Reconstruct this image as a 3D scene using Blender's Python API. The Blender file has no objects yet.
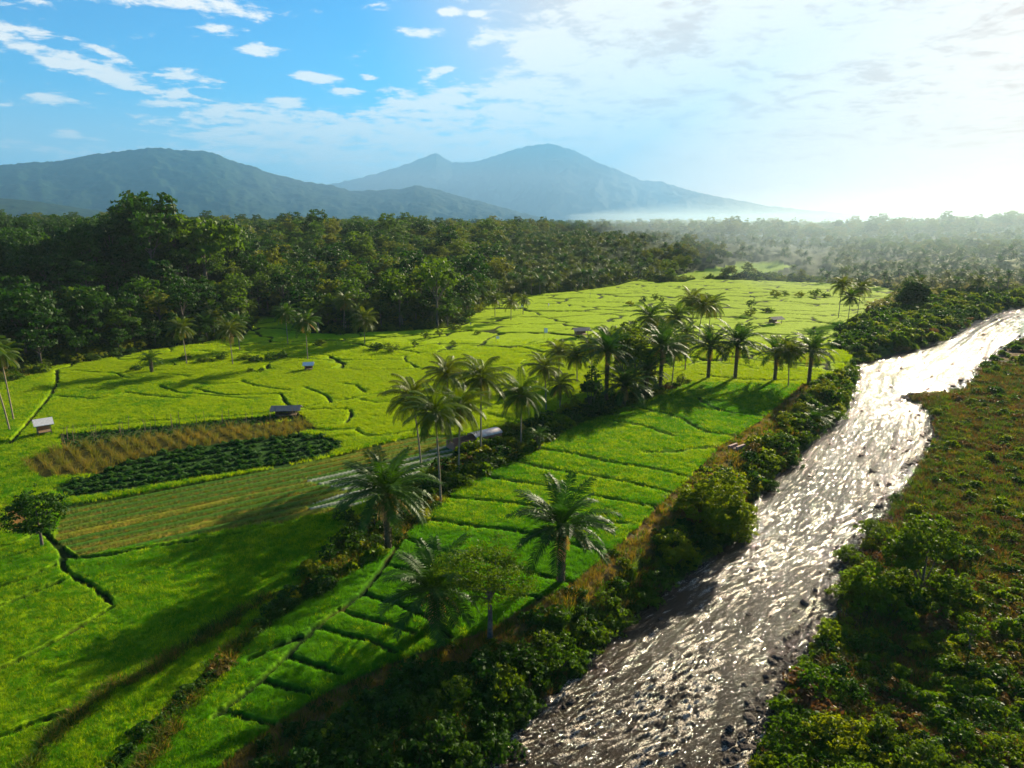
import bpy, math, random
import numpy as np
from math import radians as R, sin, cos, tan, atan, pi

random.seed(7)
RNG = np.random.default_rng(11)
C = bpy.context.scene.collection

# ------------------------------------------------------------------ camera model
W, H_, F = 1024, 768, 683.0
CH = 42.0                       # camera height above the paddies
PITCH = atan((384 - 222) / F)   # horizon at row 222
cp, sp = cos(PITCH), sin(PITCH)
SUN_AZ, SUN_EL = R(36.5), R(19.5)
RIVER_Z = -3.5

def gp(px, py, z=0.0):
    """ground point (world x, y) seen at a pixel, on height z"""
    a = (px - W / 2) / F; b = (384 - py) / F
    dx, dy, dz = a, cp + b * sp, -sp + b * cp
    t = (z - CH) / dz
    return (dx * t, dy * t)

def proj(x, y, z=0.0):
    zz = z - CH
    d = y * cp - zz * sp
    u = y * sp + zz * cp
    d = np.where(d < 1, 1, d) if isinstance(d, np.ndarray) else max(d, 1)
    return 512 + F * x / d, 384 - F * u / d

def depth_at(x, y, z=0.0): return y * cp - (z - CH) * sp

def direc(px, py):
    a = (px - W / 2) / F; b = (384 - py) / F
    v = np.array([a, cp + b * sp, -sp + b * cp]); v /= np.linalg.norm(v)
    return math.atan2(v[0], v[1]), math.asin(v[2])

# ------------------------------------------------------------------ noise
_perm = RNG.permutation(256); _perm = np.concatenate([_perm, _perm])
_ang = RNG.random(256) * 2 * pi
_gx, _gy = np.cos(_ang), np.sin(_ang)
def perlin(x, y):
    xi = np.floor(x).astype(np.int64); yi = np.floor(y).astype(np.int64)
    xf = x - xi; yf = y - yi
    u = xf * xf * xf * (xf * (xf * 6 - 15) + 10); v = yf * yf * yf * (yf * (yf * 6 - 15) + 10)
    def g(ix, iy, fx, fy):
        h = _perm[_perm[ix & 255] + (iy & 255)]
        return _gx[h] * fx + _gy[h] * fy
    n00 = g(xi, yi, xf, yf); n10 = g(xi + 1, yi, xf - 1, yf)
    n01 = g(xi, yi + 1, xf, yf - 1); n11 = g(xi + 1, yi + 1, xf - 1, yf - 1)
    return ((n00 * (1 - u) + n10 * u) * (1 - v) + (n01 * (1 - u) + n11 * u) * v) * 1.5
def fbm(x, y, oct=4, gain=0.5):
    s = 0; a = 1
    for i in range(oct):
        s = s + a * perlin(x * 2 ** i + 17.3 * i, y * 2 ** i - 9.1 * i); a *= gain
    return s
def sstep(a, b, x):
    t = np.clip((x - a) / (b - a), 0, 1); return t * t * (3 - 2 * t)
def hash2(i, j, k=0):
    h = np.sin(i * 127.1 + j * 311.7 + k * 74.7) * 43758.5453
    return h - np.floor(h)

def inpoly(px, py, poly):
    inside = np.zeros(px.shape, bool); n = len(poly); j = n - 1
    for i in range(n):
        xi, yi = poly[i]; xj, yj = poly[j]
        if yi != yj:
            c = ((yi > py) != (yj > py)) & (px < (xj - xi) * (py - yi) / (yj - yi) + xi)
            inside ^= c
        j = i
    return inside

def dist_poly(x, y, pts, cut=None):
    """distance to a polyline (world)"""
    d = np.full(x.shape, 1e9)
    for (x0, y0), (x1, y1) in zip(pts[:-1], pts[1:]):
        vx, vy = x1 - x0, y1 - y0; L = vx * vx + vy * vy + 1e-9
        if cut:
            m = (x > min(x0, x1) - cut) & (x < max(x0, x1) + cut) & (y > min(y0, y1) - cut) & (y < max(y0, y1) + cut)
            if not m.any(): continue
            xx, yy = x[m], y[m]
            t = np.clip(((xx - x0) * vx + (yy - y0) * vy) / L, 0, 1)
            d[m] = np.minimum(d[m], np.hypot(xx - x0 - t * vx, yy - y0 - t * vy))
        else:
            t = np.clip(((x - x0) * vx + (y - y0) * vy) / L, 0, 1)
            d = np.minimum(d, np.hypot(x - x0 - t * vx, y - y0 - t * vy))
    return d

def smooth_line(pts, n=4):
    """Catmull-Rom through pixel points"""
    if len(pts) < 3: return pts
    P = [pts[0]] + list(pts) + [pts[-1]]; out = []
    for i in range(1, len(P) - 2):
        p0, p1, p2, p3 = map(np.array, P[i - 1:i + 3])
        for k in range(n):
            t = k / n
            q = 0.5 * (2 * p1 + (p2 - p0) * t + (2 * p0 - 5 * p1 + 4 * p2 - p3) * t * t + (3 * p1 - p0 - 3 * p2 + p3) * t ** 3)
            out.append((float(q[0]), float(q[1])))
    out.append(tuple(pts[-1])); return out

# ------------------------------------------------------------------ mesh helpers
def mesh_np(name, verts, faces4=None, faces3=None, smooth=False):
    verts = np.asarray(verts, dtype=np.float32).reshape(-1, 3)
    me = bpy.data.meshes.new(name)
    loops = []; starts = []; tot = []; s = 0
    if faces4 is not None and len(faces4):
        f = np.asarray(faces4, dtype=np.int32).reshape(-1, 4)
        loops.append(f.ravel()); starts.append(s + np.arange(len(f)) * 4); tot.append(np.full(len(f), 4)); s += len(f) * 4
    if faces3 is not None and len(faces3):
        f = np.asarray(faces3, dtype=np.int32).reshape(-1, 3)
        loops.append(f.ravel()); starts.append(s + np.arange(len(f)) * 3); tot.append(np.full(len(f), 3)); s += len(f) * 3
    loops = np.concatenate(loops); starts = np.concatenate(starts); tot = np.concatenate(tot)
    me.vertices.add(len(verts)); me.vertices.foreach_set('co', verts.ravel())
    me.loops.add(len(loops)); me.loops.foreach_set('vertex_index', loops.astype(np.int32))
    me.polygons.add(len(starts)); me.polygons.foreach_set('loop_start', starts.astype(np.int32))
    me.polygons.foreach_set('loop_total', tot.astype(np.int32))
    me.polygons.foreach_set('use_smooth', np.full(len(starts), smooth))
    me.update(calc_edges=True)
    return me

def grid_faces(nr, nc):
    i = np.arange(nr - 1)[:, None] * nc + np.arange(nc - 1)[None, :]
    return np.stack([i, i + 1, i + nc + 1, i + nc], -1).reshape(-1, 4)

def color_attr(me, cols, name='Col'):
    a = me.color_attributes.new(name, 'FLOAT_COLOR', 'POINT')
    c = np.ones((len(cols), 4), np.float32); c[:, :3] = cols
    a.data.foreach_set('color', c.ravel())

def link(name, me, mat=None, parent=None, loc=None):
    o = bpy.data.objects.new(name, me); C.objects.link(o)
    if mat is not None and me is not None and not me.materials: me.materials.append(mat)
    if parent: o.parent = parent
    if loc is not None: o.location = loc
    return o

def tag(o, label=None, cat=None, group=None, kind=None):
    if label: o['label'] = label
    if cat: o['category'] = cat
    if group: o['group'] = group
    if kind: o['kind'] = kind
    return o

def empty(name, loc, rz=0, label=None, cat=None, group=None):
    o = bpy.data.objects.new(name, None); C.objects.link(o)
    o.location = loc; o.rotation_euler = (0, 0, rz); o.empty_display_size = 0.5
    return tag(o, label, cat, group)

def tube(path, radii, sides=8):
    """verts, quads of a tapered tube; closed tip"""
    path = np.array(path, float); n = len(path); V = []
    for i in range(n):
        t = path[min(i + 1, n - 1)] - path[max(i - 1, 0)]; t /= np.linalg.norm(t) + 1e-9
        a = np.cross(t, [0, 1, 0.1]); a /= np.linalg.norm(a) + 1e-9; b = np.cross(t, a)
        for k in range(sides):
            th = 2 * pi * k / sides
            V.append(path[i] + radii[i] * (cos(th) * a + sin(th) * b))
    Fq = []
    for i in range(n - 1):
        for k in range(sides):
            k2 = (k + 1) % sides
            Fq.append((i * sides + k, i * sides + k2, (i + 1) * sides + k2, (i + 1) * sides + k))
    return V, Fq

class MB:
    def __init__(s): s.v = []; s.q = []; s.t = []; s.n = 0
    def add(s, V, Q=(), T=()):
        V = np.asarray(V, float).reshape(-1, 3)
        s.v.append(V)
        if len(Q): s.q.append(np.asarray(Q) + s.n)
        if len(T): s.t.append(np.asarray(T) + s.n)
        s.n += len(V)
    def mesh(s, name, smooth=False):
        return mesh_np(name, np.concatenate(s.v), np.concatenate(s.q) if s.q else None, np.concatenate(s.t) if s.t else None, smooth)
    def box(s, c, d, rz=0, ry=0):
        c = np.array(c); h = np.array(d) / 2
        P = np.array([[x, y, z] for x in (-1, 1) for y in (-1, 1) for z in (-1, 1)], float) * h
        cy, sy = cos(ry), sin(ry); P = P @ np.array([[cy, 0, sy], [0, 1, 0], [-sy, 0, cy]]).T
        cz, sz = cos(rz), sin(rz); P = P @ np.array([[cz, -sz, 0], [sz, cz, 0], [0, 0, 1]]).T
        s.add(P + c, [(0, 1, 3, 2), (4, 6, 7, 5), (0, 4, 5, 1), (2, 3, 7, 6), (0, 2, 6, 4), (1, 5, 7, 3)])

# ------------------------------------------------------------------ materials
def new_mat(name):
    m = bpy.data.materials.new(name); m.use_nodes = True
    nt = m.node_tree; nt.nodes.clear(); return m, nt
def node(nt, t, **kw):
    n = nt.nodes.new(t)
    for k, v in kw.items(): setattr(n, k, v)
    return n

def leaf_mat(name, c1, c2, transl=0.35, tcol=None, rough=0.55, spec=0.12):
    """foliage: colour varies from one plant to the next and from patch to patch; leaves let light through"""
    m, nt = new_mat(name); L = nt.links.new
    out = node(nt, 'ShaderNodeOutputMaterial')
    oi = node(nt, 'ShaderNodeObjectInfo'); geo = node(nt, 'ShaderNodeNewGeometry')
    nz = node(nt, 'ShaderNodeTexNoise'); nz.inputs['Scale'].default_value = 0.9; nz.inputs['Detail'].default_value = 2
    L(geo.outputs['Position'], nz.inputs['Vector'])
    add = node(nt, 'ShaderNodeMath', operation='ADD'); L(oi.outputs['Random'], add.inputs[0])
    mr = node(nt, 'ShaderNodeMapRange'); mr.inputs[1].default_value = 0.3; mr.inputs[2].default_value = 0.7
    mr.inputs[3].default_value = -0.35; mr.inputs[4].default_value = 0.35; L(nz.outputs['Fac'], mr.inputs[0]); L(mr.outputs[0], add.inputs[1])
    mix = node(nt, 'ShaderNodeMix', data_type='RGBA'); L(add.outputs[0], mix.inputs[0])
    mix.inputs[6].default_value = (*c1, 1); mix.inputs[7].default_value = (*c2, 1)
    bs = node(nt, 'ShaderNodeBsdfPrincipled'); bs.inputs['Roughness'].default_value = rough
    bs.inputs['Specular IOR Level'].default_value = spec
    L(mix.outputs[2], bs.inputs['Base Color'])
    tr = node(nt, 'ShaderNodeBsdfTranslucent')
    mul = node(nt, 'ShaderNodeMix', data_type='RGBA', blend_type='MULTIPLY'); mul.inputs[0].default_value = 1
    L(mix.outputs[2], mul.inputs[6]); mul.inputs[7].default_value = (*(tcol or (1.9, 1.7, 0.5)), 1)
    L(mul.outputs[2], tr.inputs['Color'])
    ms = node(nt, 'ShaderNodeMixShader'); ms.inputs[0].default_value = transl
    L(bs.outputs[0], ms.inputs[1]); L(tr.outputs[0], ms.inputs[2]); L(ms.outputs[0], out.inputs[0])
    return m

def plain_mat(name, c1, c2, scale=3.0, rough=0.8, bump=0.3, spec=0.3, stretch=(1, 1, 1)):
    m, nt = new_mat(name); L = nt.links.new
    out = node(nt, 'ShaderNodeOutputMaterial'); bs = node(nt, 'ShaderNodeBsdfPrincipled')
    tc = node(nt, 'ShaderNodeTexCoord'); mp = node(nt, 'ShaderNodeMapping'); mp.inputs['Scale'].default_value = stretch
    nz = node(nt, 'ShaderNodeTexNoise'); nz.inputs['Scale'].default_value = scale; nz.inputs['Detail'].default_value = 5
    L(tc.outputs['Object'], mp.inputs[0]); L(mp.outputs[0], nz.inputs['Vector'])
    mr = node(nt, 'ShaderNodeMapRange'); mr.inputs[1].default_value = 0.35; mr.inputs[2].default_value = 0.65; L(nz.outputs['Fac'], mr.inputs[0])
    mix = node(nt, 'ShaderNodeMix', data_type='RGBA'); L(mr.outputs[0], mix.inputs[0])
    mix.inputs[6].default_value = (*c1, 1); mix.inputs[7].default_value = (*c2, 1)
    L(mix.outputs[2], bs.inputs['Base Color']); bs.inputs['Roughness'].default_value = rough; bs.inputs['Specular IOR Level'].default_value = spec
    bp = node(nt, 'ShaderNodeBump'); bp.inputs['Strength'].default_value = bump; bp.inputs['Distance'].default_value = 0.1
    L(nz.outputs['Fac'], bp.inputs['Height']); L(bp.outputs[0], bs.inputs['Normal']); L(bs.outputs[0], out.inputs[0])
    return m

M = {}
M['forest_dark'] = leaf_mat('forest_dark', (0.010, 0.045, 0.001), (0.026, 0.078, 0.002), 0.34)
M['forest_mid'] = leaf_mat('forest_mid', (0.035, 0.095, 0.003), (0.075, 0.135, 0.005), 0.42)
M['forest_olive'] = leaf_mat('forest_olive', (0.075, 0.115, 0.004), (0.13, 0.14, 0.008), 0.42, (1.6, 1.6, 0.4))
M['coconut'] = leaf_mat('coconut', (0.026, 0.075, 0.003), (0.075, 0.105, 0.004), 0.36, (2.3, 1.9, 0.3), 0.5, 0.14)
M['oilpalm'] = leaf_mat('oilpalm', (0.018, 0.065, 0.004), (0.04, 0.095, 0.006), 0.3, (1.8, 1.8, 0.4), 0.5, 0.14)
M['dead'] = leaf_mat('dead', (0.26, 0.17, 0.05), (0.40, 0.27, 0.09), 0.3, (1.4, 1.1, 0.6))
M['shrub'] = leaf_mat('shrub', (0.040, 0.100, 0.003), (0.090, 0.140, 0.004), 0.42)
M['shrub_dark'] = leaf_mat('shrub_dark', (0.014, 0.055, 0.003), (0.035, 0.085, 0.004), 0.35)
M['shrub_yellow'] = leaf_mat('shrub_yellow', (0.085, 0.15, 0.003), (0.16, 0.17, 0.004), 0.45, (1.7, 1.7, 0.3))
M['scrub_pale'] = leaf_mat('scrub_pale', (0.17, 0.19, 0.05), (0.28, 0.26, 0.11), 0.4, (1.4, 1.3, 0.8))
M['shrub_brown'] = leaf_mat('shrub_brown', (0.13, 0.060, 0.022), (0.12, 0.095, 0.014), 0.3, (1.5, 1.3, 0.7))
M['rice'] = leaf_mat('rice', (0.045, 0.175, 0.001), (0.085, 0.215, 0.001), 0.5, (1.7, 1.7, 0.3))
M['rice_lit'] = leaf_mat('rice_lit', (0.19, 0.32, 0.001), (0.28, 0.38, 0.001), 0.5, (1.7, 1.5, 0.3))  # brighter, yellower rice; carries the light of the far fields in its colour
M['weed'] = leaf_mat('weed', (0.10, 0.11, 0.010), (0.21, 0.135, 0.03), 0.4)
M['veg'] = leaf_mat('veg', (0.022, 0.095, 0.008), (0.045, 0.125, 0.012), 0.35)
M['corn'] = leaf_mat('corn', (0.20, 0.15, 0.03), (0.11, 0.14, 0.015), 0.4, (1.5, 1.3, 0.5))
M['bark'] = plain_mat('bark', (0.07, 0.055, 0.04), (0.15, 0.12, 0.09), 3, 0.9)
M['palm_trunk'] = plain_mat('palm_trunk', (0.20, 0.15, 0.09), (0.34, 0.26, 0.17), 2, 0.8, 0.5, 0.3, (1, 1, 4))
M['oil_trunk'] = plain_mat('oil_trunk', (0.07, 0.07, 0.03), (0.17, 0.13, 0.07), 4, 0.9, 0.8)
M['coconuts'] = plain_mat('coconuts', (0.25, 0.22, 0.03), (0.35, 0.2, 0.04), 3, 0.5)
M['rock'] = plain_mat('rock', (0.025, 0.018, 0.014), (0.07, 0.050, 0.040), 2.5, 0.85, 0.6, 0.2)
M['rock_red'] = plain_mat('rock_red', (0.28, 0.15, 0.12), (0.42, 0.27, 0.22), 2.5, 0.8, 0.6)
M['thatch'] = plain_mat('thatch', (0.16, 0.13, 0.10), (0.3, 0.25, 0.2), 8, 0.9, 0.6)
M['tin'] = plain_mat('tin', (0.66, 0.60, 0.52), (0.80, 0.74, 0.66), 4, 0.8, 0.1, 0.2)
M['tin_rust'] = plain_mat('tin_rust', (0.62, 0.46, 0.40), (0.78, 0.68, 0.62), 1.5, 0.8, 0.1, 0.2)
M['wood'] = plain_mat('wood', (0.14, 0.09, 0.05), (0.25, 0.17, 0.1), 5, 0.8)
M['cloth'] = plain_mat('cloth', (0.75, 0.75, 0.73), (0.82, 0.82, 0.8), 5, 0.8, 0.1)
M['brick'] = plain_mat('brick', (0.35, 0.14, 0.09), (0.45, 0.22, 0.14), 6, 0.9)

# ------------------------------------------------------------------ traced outlines (pixel rows/columns of the ground plane)
STRIP_L = [(690, 384), (645, 402), (600, 418), (560, 435), (528, 455), (500, 468), (470, 484), (446, 502), (425, 520), (400, 545), (360, 570), (330, 590), (290, 615), (240, 655), (190, 700), (130, 760), (60, 850)]
STRIP_R = [(800, 386), (782, 402), (765, 417), (740, 434), (718, 448), (690, 478), (665, 500), (640, 525), (618, 546), (600, 560), (572, 585), (540, 600), (490, 630), (440, 648), (390, 665), (330, 692), (270, 730), (210, 775), (140, 860)]
STRIP = STRIP_L[::-1] + STRIP_R
FIELD = [(-700, 560), (-300, 470), (-60, 400), (0, 383), (30, 378), (60, 368), (100, 362), (150, 352), (200, 345), (245, 337), (262, 322), (290, 322), (300, 334), (340, 335), (400, 333), (450, 330), (470, 318), (500, 300), (530, 297), (580, 293), (615, 288), (640, 281), (655, 284), (680, 284), (700, 280), (770, 283), (830, 285), (880, 288), (900, 294), (880, 306), (850, 322), (838, 334), (836, 348), (850, 358), (842, 368), (825, 378), (800, 386), (690, 384), (640, 392), (600, 402), (560, 415), (530, 425), (500, 432), (480, 445), (450, 462), (420, 480), (385, 500), (350, 525), (325, 560), (290, 595), (240, 650), (180, 700), (110, 765), (30, 860), (-400, 1150), (-2500, 1150)]
FIELD2 = [(652, 280), (690, 274.5), (740, 271), (800, 271.5), (760, 276.5), (700, 280)]
RIV_L = [(60, 1150), (250, 980), (400, 860), (495, 768), (560, 702), (640, 622), (695, 578), (735, 545), (762, 505), (792, 470), (850, 408), (858, 368), (930, 346), (1000, 313), (1060, 304), (1150, 297), (1400, 290), (2000, 284)]
RIV_R = [(560, 1150), (650, 950), (745, 768), (772, 700), (828, 605), (842, 560), (872, 520), (902, 480), (926, 440), (925, 412), (905, 397), (958, 390), (985, 362), (1030, 338), (1110, 322), (1300, 309), (1600, 299), (2000, 295)]
rivL = [gp(x, y, RIVER_Z) for x, y in smooth_line(RIV_L, 3)]
rivR = [gp(x, y, RIVER_Z) for x, y in smooth_line(RIV_R, 3)]
RIVPOLY = rivL + rivR[::-1]
RIGHTBANK = rivR + [(1500, 320), (1500, 20), (rivR[0][0] + 5, rivR[0][1] - 20)]

BUNDS_PX = [
 [(698, 399), (705, 405), (720, 412), (745, 416), (768, 418)],
 [(628, 408), (650, 412), (675, 418), (690, 425), (705, 433), (735, 438)],
 [(610, 422), (640, 427), (662, 434), (674, 438)],
 [(645, 454), (670, 454), (700, 450), (718, 450)],
 [(535, 450), (570, 455), (610, 464), (650, 470), (688, 479)],
 [(508, 461), (550, 471), (600, 479), (640, 487), (668, 494)],
 [(473, 476), (512, 483), (560, 490), (600, 499), (655, 509)],
 [(446, 499), (512, 505), (560, 513), (592, 522), (626, 526)], [(566, 546), (592, 551), (606, 552)],
 [(401, 539), (440, 552), (482, 562), (512, 570), (545, 579), (572, 585)],
 [(362, 596), (380, 602), (399, 607), (430, 622), (450, 640)], [(317, 630), (345, 638), (372, 644), (395, 655)],
 [(262, 683), (285, 690), (311, 697)], [(225, 715), (250, 722), (275, 728)], [(385, 567), (425, 576), (460, 588), (500, 596), (540, 600)], [(425, 521), (470, 528), (520, 534), (565, 546)], [(340, 612), (360, 620), (385, 626), (415, 636)], [(290, 660), (315, 668), (340, 676)], [(300, 640), (250, 662)], [(400, 545), (362, 596), (317, 630), (262, 683), (215, 720)],
 [(-60, 598), (0, 589), (30, 579), (55, 568)], [(-60, 624), (0, 609), (30, 597), (61, 584)], [(-20, 552), (20, 545), (41, 532)],
 [(39, 530), (61, 552), (65, 572), (97, 592), (113, 607)], [(-60, 700), (23, 662), (70, 636), (113, 610)],
 [(-60, 755), (0, 740), (30, 728), (65, 717)], [(60, 545), (80, 560), (160, 548), (240, 535), (330, 510)],
 [(57, 372), (55, 390), (32, 420), (10, 445)], [(72, 372), (100, 374), (117, 375), (130, 380), (170, 376), (190, 378)],
 [(100, 379), (130, 376), (160, 372)], [(127, 394), (150, 397), (185, 400)], [(160, 387), (180, 394), (207, 396), (256, 401)],
 [(195, 390), (225, 396), (256, 396), (281, 395)], [(197, 385), (217, 386), (250, 383)], [(242, 382), (256, 387), (290, 392)],
 [(306, 389), (326, 397), (331, 404)], [(281, 395), (288, 406), (301, 409)], [(60, 398), (100, 400), (127, 394)],
 [(301, 409), (331, 404), (371, 396), (396, 392), (430, 388)], [(343, 385), (356, 387), (366, 394)],
 [(291, 412), (313, 411), (346, 411), (351, 416), (346, 425)], [(291, 419), (306, 427), (321, 432), (348, 431)],
 [(356, 431), (368, 437), (388, 437), (416, 431), (440, 428)], [(360, 401), (376, 404), (396, 404), (420, 412)],
 [(470, 414), (486, 409), (512, 402), (545, 398)], [(488, 415), (503, 419), (520, 424)], [(60, 431), (140, 424), (200, 420), (256, 416), (290, 412)],
 [(700, 376), (740, 381), (800, 382)], [(700, 365), (740, 366), (770, 372), (840, 373)], [(640, 372), (680, 368), (700, 362), (726, 362)], [(750, 352), (800, 353), (840, 356)], [(760, 360), (800, 365), (846, 364)],
 [(478, 347), (510, 348), (540, 345), (580, 342), (600, 342)], [(550, 320), (600, 316), (640, 312)], [(740, 337), (790, 338), (836, 340)],
 [(400, 352), (440, 345), (480, 345)], [(256, 345), (300, 346), (350, 348), (400, 345)], [(200, 352), (256, 356), (330, 362), (400, 362)],
]
BUNDS = [[gp(x, y) for x, y in smooth_line(b, 4)] for b in BUNDS_PX]
# crop plots left of the palms
CORN = [(62, 449), (130, 440), (200, 430), (260, 425), (306, 420), (318, 430), (290, 437), (230, 443), (180, 450), (130, 462), (95, 476), (40, 480), (22, 462)]
CORN_B = [(56, 436), (150, 428), (256, 418), (300, 414), (306, 420), (200, 431), (130, 440), (62, 449)]
VEG = [(95, 476), (130, 461), (180, 449), (230, 442), (290, 435), (320, 436), (346, 444), (330, 457), (280, 468), (200, 480), (120, 494), (70, 500), (48, 490)]
STRIPES = [(60, 508), (130, 496), (200, 483), (290, 466), (330, 458), (360, 450), (420, 436), (478, 436), (480, 446), (440, 466), (400, 488), (350, 512), (300, 520), (240, 530), (160, 545), (80, 558), (55, 540)]
MULCH = [(300, 480), (400, 462), (470, 436), (478, 446), (440, 466), (400, 484), (360, 506), (310, 510), (306, 506), (350, 492)]
POND = [(8, 512), (22, 508), (34, 528), (12, 530)]
STRIP_PATH = None

# ------------------------------------------------------------------ terrain height and land cover
FIELD_W = [gp(x, y) for x, y in FIELD]
FIELD_EDGE = [gp(x, y) for x, y in FIELD[:31]]
def cells(x, y, sx, sy, wx=0.0):
    """jittered cells: (distance to the border in metres, two random numbers of the cell)"""
    u = x / sx; v = y / sy
    i0 = np.floor(u); j0 = np.floor(v)
    f1 = np.full(x.shape, 1e9); f2 = np.full(x.shape, 1e9); r1 = np.zeros(x.shape); r2 = np.zeros(x.shape)
    for di in (-1, 0, 1):
        for dj in (-1, 0, 1):
            ci, cj = i0 + di, j0 + dj
            cx = (ci + 0.5 + 0.85 * (hash2(ci, cj, 1) - 0.5)) * sx; cy = (cj + 0.5 + 0.85 * (hash2(ci, cj, 2) - 0.5)) * sy
            d = np.hypot((x - cx), (y - cy) * sx / sy)
            m = d < f1
            f2 = np.where(m, f1, np.minimum(f2, d)); r1 = np.where(m, hash2(ci, cj, 3), r1); r2 = np.where(m, hash2(ci, cj, 4), r2)
            f1 = np.where(m, d, f1)
    return (f2 - f1) * 0.5, r1, r2

def terrain(x, y, detail=True):
    """height, colour and land-cover code at world points"""
    x = np.asarray(x, float); y = np.asarray(y, float)
    px, py = proj(x, y, 0.0)
    ok = y > 12
    n1 = fbm(x / 23, y / 23, 4); n2 = fbm(x / 4.1, y / 4.1, 4); n3 = fbm(x / 1.1 + 5, y / 1.1, 3)
    dist = np.hypot(x, y)
    inF = inpoly(px, py, FIELD) & ok
    inS = inpoly(px, py, STRIP) & ok
    inF2 = inpoly(px, py, FIELD2) & ok
    inR = inpoly(x, y, RIVPOLY)
    inRB = inpoly(x, y, RIGHTBANK) & ~inR
    dL = dist_poly(x, y, rivL); dRt = dist_poly(x, y, rivR)
    dRiv = np.minimum(dL, dRt)
    # --- forest floor and hills
    dF = dist_poly(x, y, FIELD_EDGE)
    dF = np.where(inF | inS, 0, dF)
    azf = x / np.maximum(y, 1)
    amp = np.interp(azf, [-1.2, -0.55, -0.3, 0.0, 0.3, 0.42, 0.6, 0.9, 2], [24, 22, 20, 17, 16, 10, 8, 12, 20])
    rise = amp * sstep(5, 240, dF) * sstep(-40, 60, y - 150 + dF)
    left_side = ~inRB & ~inR
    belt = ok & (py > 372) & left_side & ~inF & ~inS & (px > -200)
    rise = np.where(belt | ((py > 600)), 0, rise)
    h = np.where(left_side & (px < 2000) & ~belt, rise + n1 * 4.0 * sstep(20, 120, dF), 0)
    h += 21 * np.exp(-((x + 165) / 42) ** 2 - ((y - 315) / 60) ** 2)
    # the hill behind the river bend
    h += np.where(~inR, 20 * np.exp(-((x - 760) / 330) ** 2 - ((y - 950) / 260) ** 2), 0) * sstep(0, 120, dRiv)
    right_scrub = (px > 830) & (py < 372) & (py > 272) & left_side
    near_river = sstep(0, 1, (dRiv / 130)) 
    h = np.where(left_side & (azf > 0.3), h * near_river, h)
    # --- colours
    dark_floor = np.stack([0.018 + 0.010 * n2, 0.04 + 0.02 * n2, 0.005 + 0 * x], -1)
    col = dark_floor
    scrub = np.stack([0.09 + 0.05 * n2 + 0.03 * n1, 0.12 + 0.035 * n2, 0.012 + 0.006 * n2], -1)
    m = right_scrub; col = np.where(m[..., None], scrub, col)
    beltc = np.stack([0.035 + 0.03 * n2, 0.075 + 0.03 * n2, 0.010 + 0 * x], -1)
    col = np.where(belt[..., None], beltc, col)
    # --- paddies
    wx = x + 5 * fbm(x / 30, y / 30, 3) + 1.0 * perlin(x / 5, y / 5); wy = y + 7 * fbm(x / 30 + 40, y / 30, 3) + 1.2 * perlin(x / 6 + 9, y / 6)
    edge, r1, r2 = cells(wx + 0.25 * wy, wy, 30.0, 16.0)
    px_y = np.maximum(y, 30) ** 2 / (CH * F)       # metres of ground per picture row
    bw = np.clip(0.36 + 0.20 * px_y, 0.42, 1.25)
    far_mask = (py < 372)
    upper = inF & far_mask & ~inpoly(px, py, [(55, 386), (256, 384), (420, 384), (420, 400), (300, 415), (40, 440)])
    bund = np.where(upper, 1 - sstep(bw * 0.5, bw * 1.0, edge), 0); bdist = np.where(upper, edge - bw, 99)
    dB = np.full(x.shape, 1e9)
    for b in BUNDS: dB = np.minimum(dB, dist_poly(x, y, b, 3.0))
    dB = dB + 0.12 * n3 + 0.16 * n2
    bund = np.maximum(bund, 1 - sstep(bw * 0.5, bw * 1.0, dB)); bdist = np.minimum(bdist, dB - bw)
    field = inF | inS | inF2
    near_pl, q1, q2 = cells(x + 0.5 * y + 4 * n1, y, 30.0, 22.0)
    step = np.where(upper, (r1 - 0.5) * 0.5, (q1 - 0.5) * 0.0)
    crop_h = 0.42 + 0.05 * n3 + 0.04 * n2
    hf = step + np.where(bund > 0, (1 - bund) * crop_h, crop_h)
    hf = hf + np.where(inF, np.clip((y - 170) / 300, 0, 1) * 1.0, 0)
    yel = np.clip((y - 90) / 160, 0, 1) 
    ripe = np.clip(0.05 + inF * (0.22 + 0.26 * sstep(-140, 20, x)) + (0.70 - 0.22 * inS) * yel + 0.35 * (r2 - 0.5) * upper + 0.38 * (q2 - 0.5) * ~upper + 0.20 * n1 + 0.10 * n2, 0, 1)[..., None]  # distance and sideways terms paint light; cell and noise terms vary the plots
    # colour of the crop: far light painted in as yellow-green, plus plot tone
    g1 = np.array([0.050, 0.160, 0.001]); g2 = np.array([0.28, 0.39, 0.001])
    rice = g1 * (1 - ripe) + g2 * ripe  # ripe is the crop tone: painted light plus plot variation
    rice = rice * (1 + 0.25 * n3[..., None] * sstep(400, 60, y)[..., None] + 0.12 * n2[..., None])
    bcol = np.stack([0.016 + 0.01 * n2, 0.035 + 0.015 * n2, 0.003 + 0 * x], -1)
    dry = sstep(0.25, 0.6, fbm(x / 14 + 3, y / 14 + 70, 3))[..., None] * np.where(y < 160, 1, 0.3)[..., None]
    bcol = bcol * (1 - 0.55 * dry) + np.array([0.09, 0.06, 0.018]) * dry * 0.55
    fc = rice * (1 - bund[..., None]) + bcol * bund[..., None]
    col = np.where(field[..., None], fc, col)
    h = np.where(inS, hf, np.where(inF, hf, h))
    h = np.where(inF2, rise, h)
    # rough grass strips by the big left paddy; s2 mostly paints shadow along a bund
    s1 = [gp(*p) for p in [(300, 590), (255, 632), (215, 672), (181, 718), (150, 762), (120, 800)]]
    s2 = [gp(*p) for p in [(270, 600), (240, 618), (181, 655), (139, 681), (106, 694), (65, 730), (30, 770), (-20, 820)]]
    ds = np.minimum(dist_poly(x, y, s1, 4), dist_poly(x, y, s2, 4))
    ms = (1 - sstep(0.3, 0.8, ds + 0.5 * n3 + 0.4 * n2)) * ok
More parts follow.
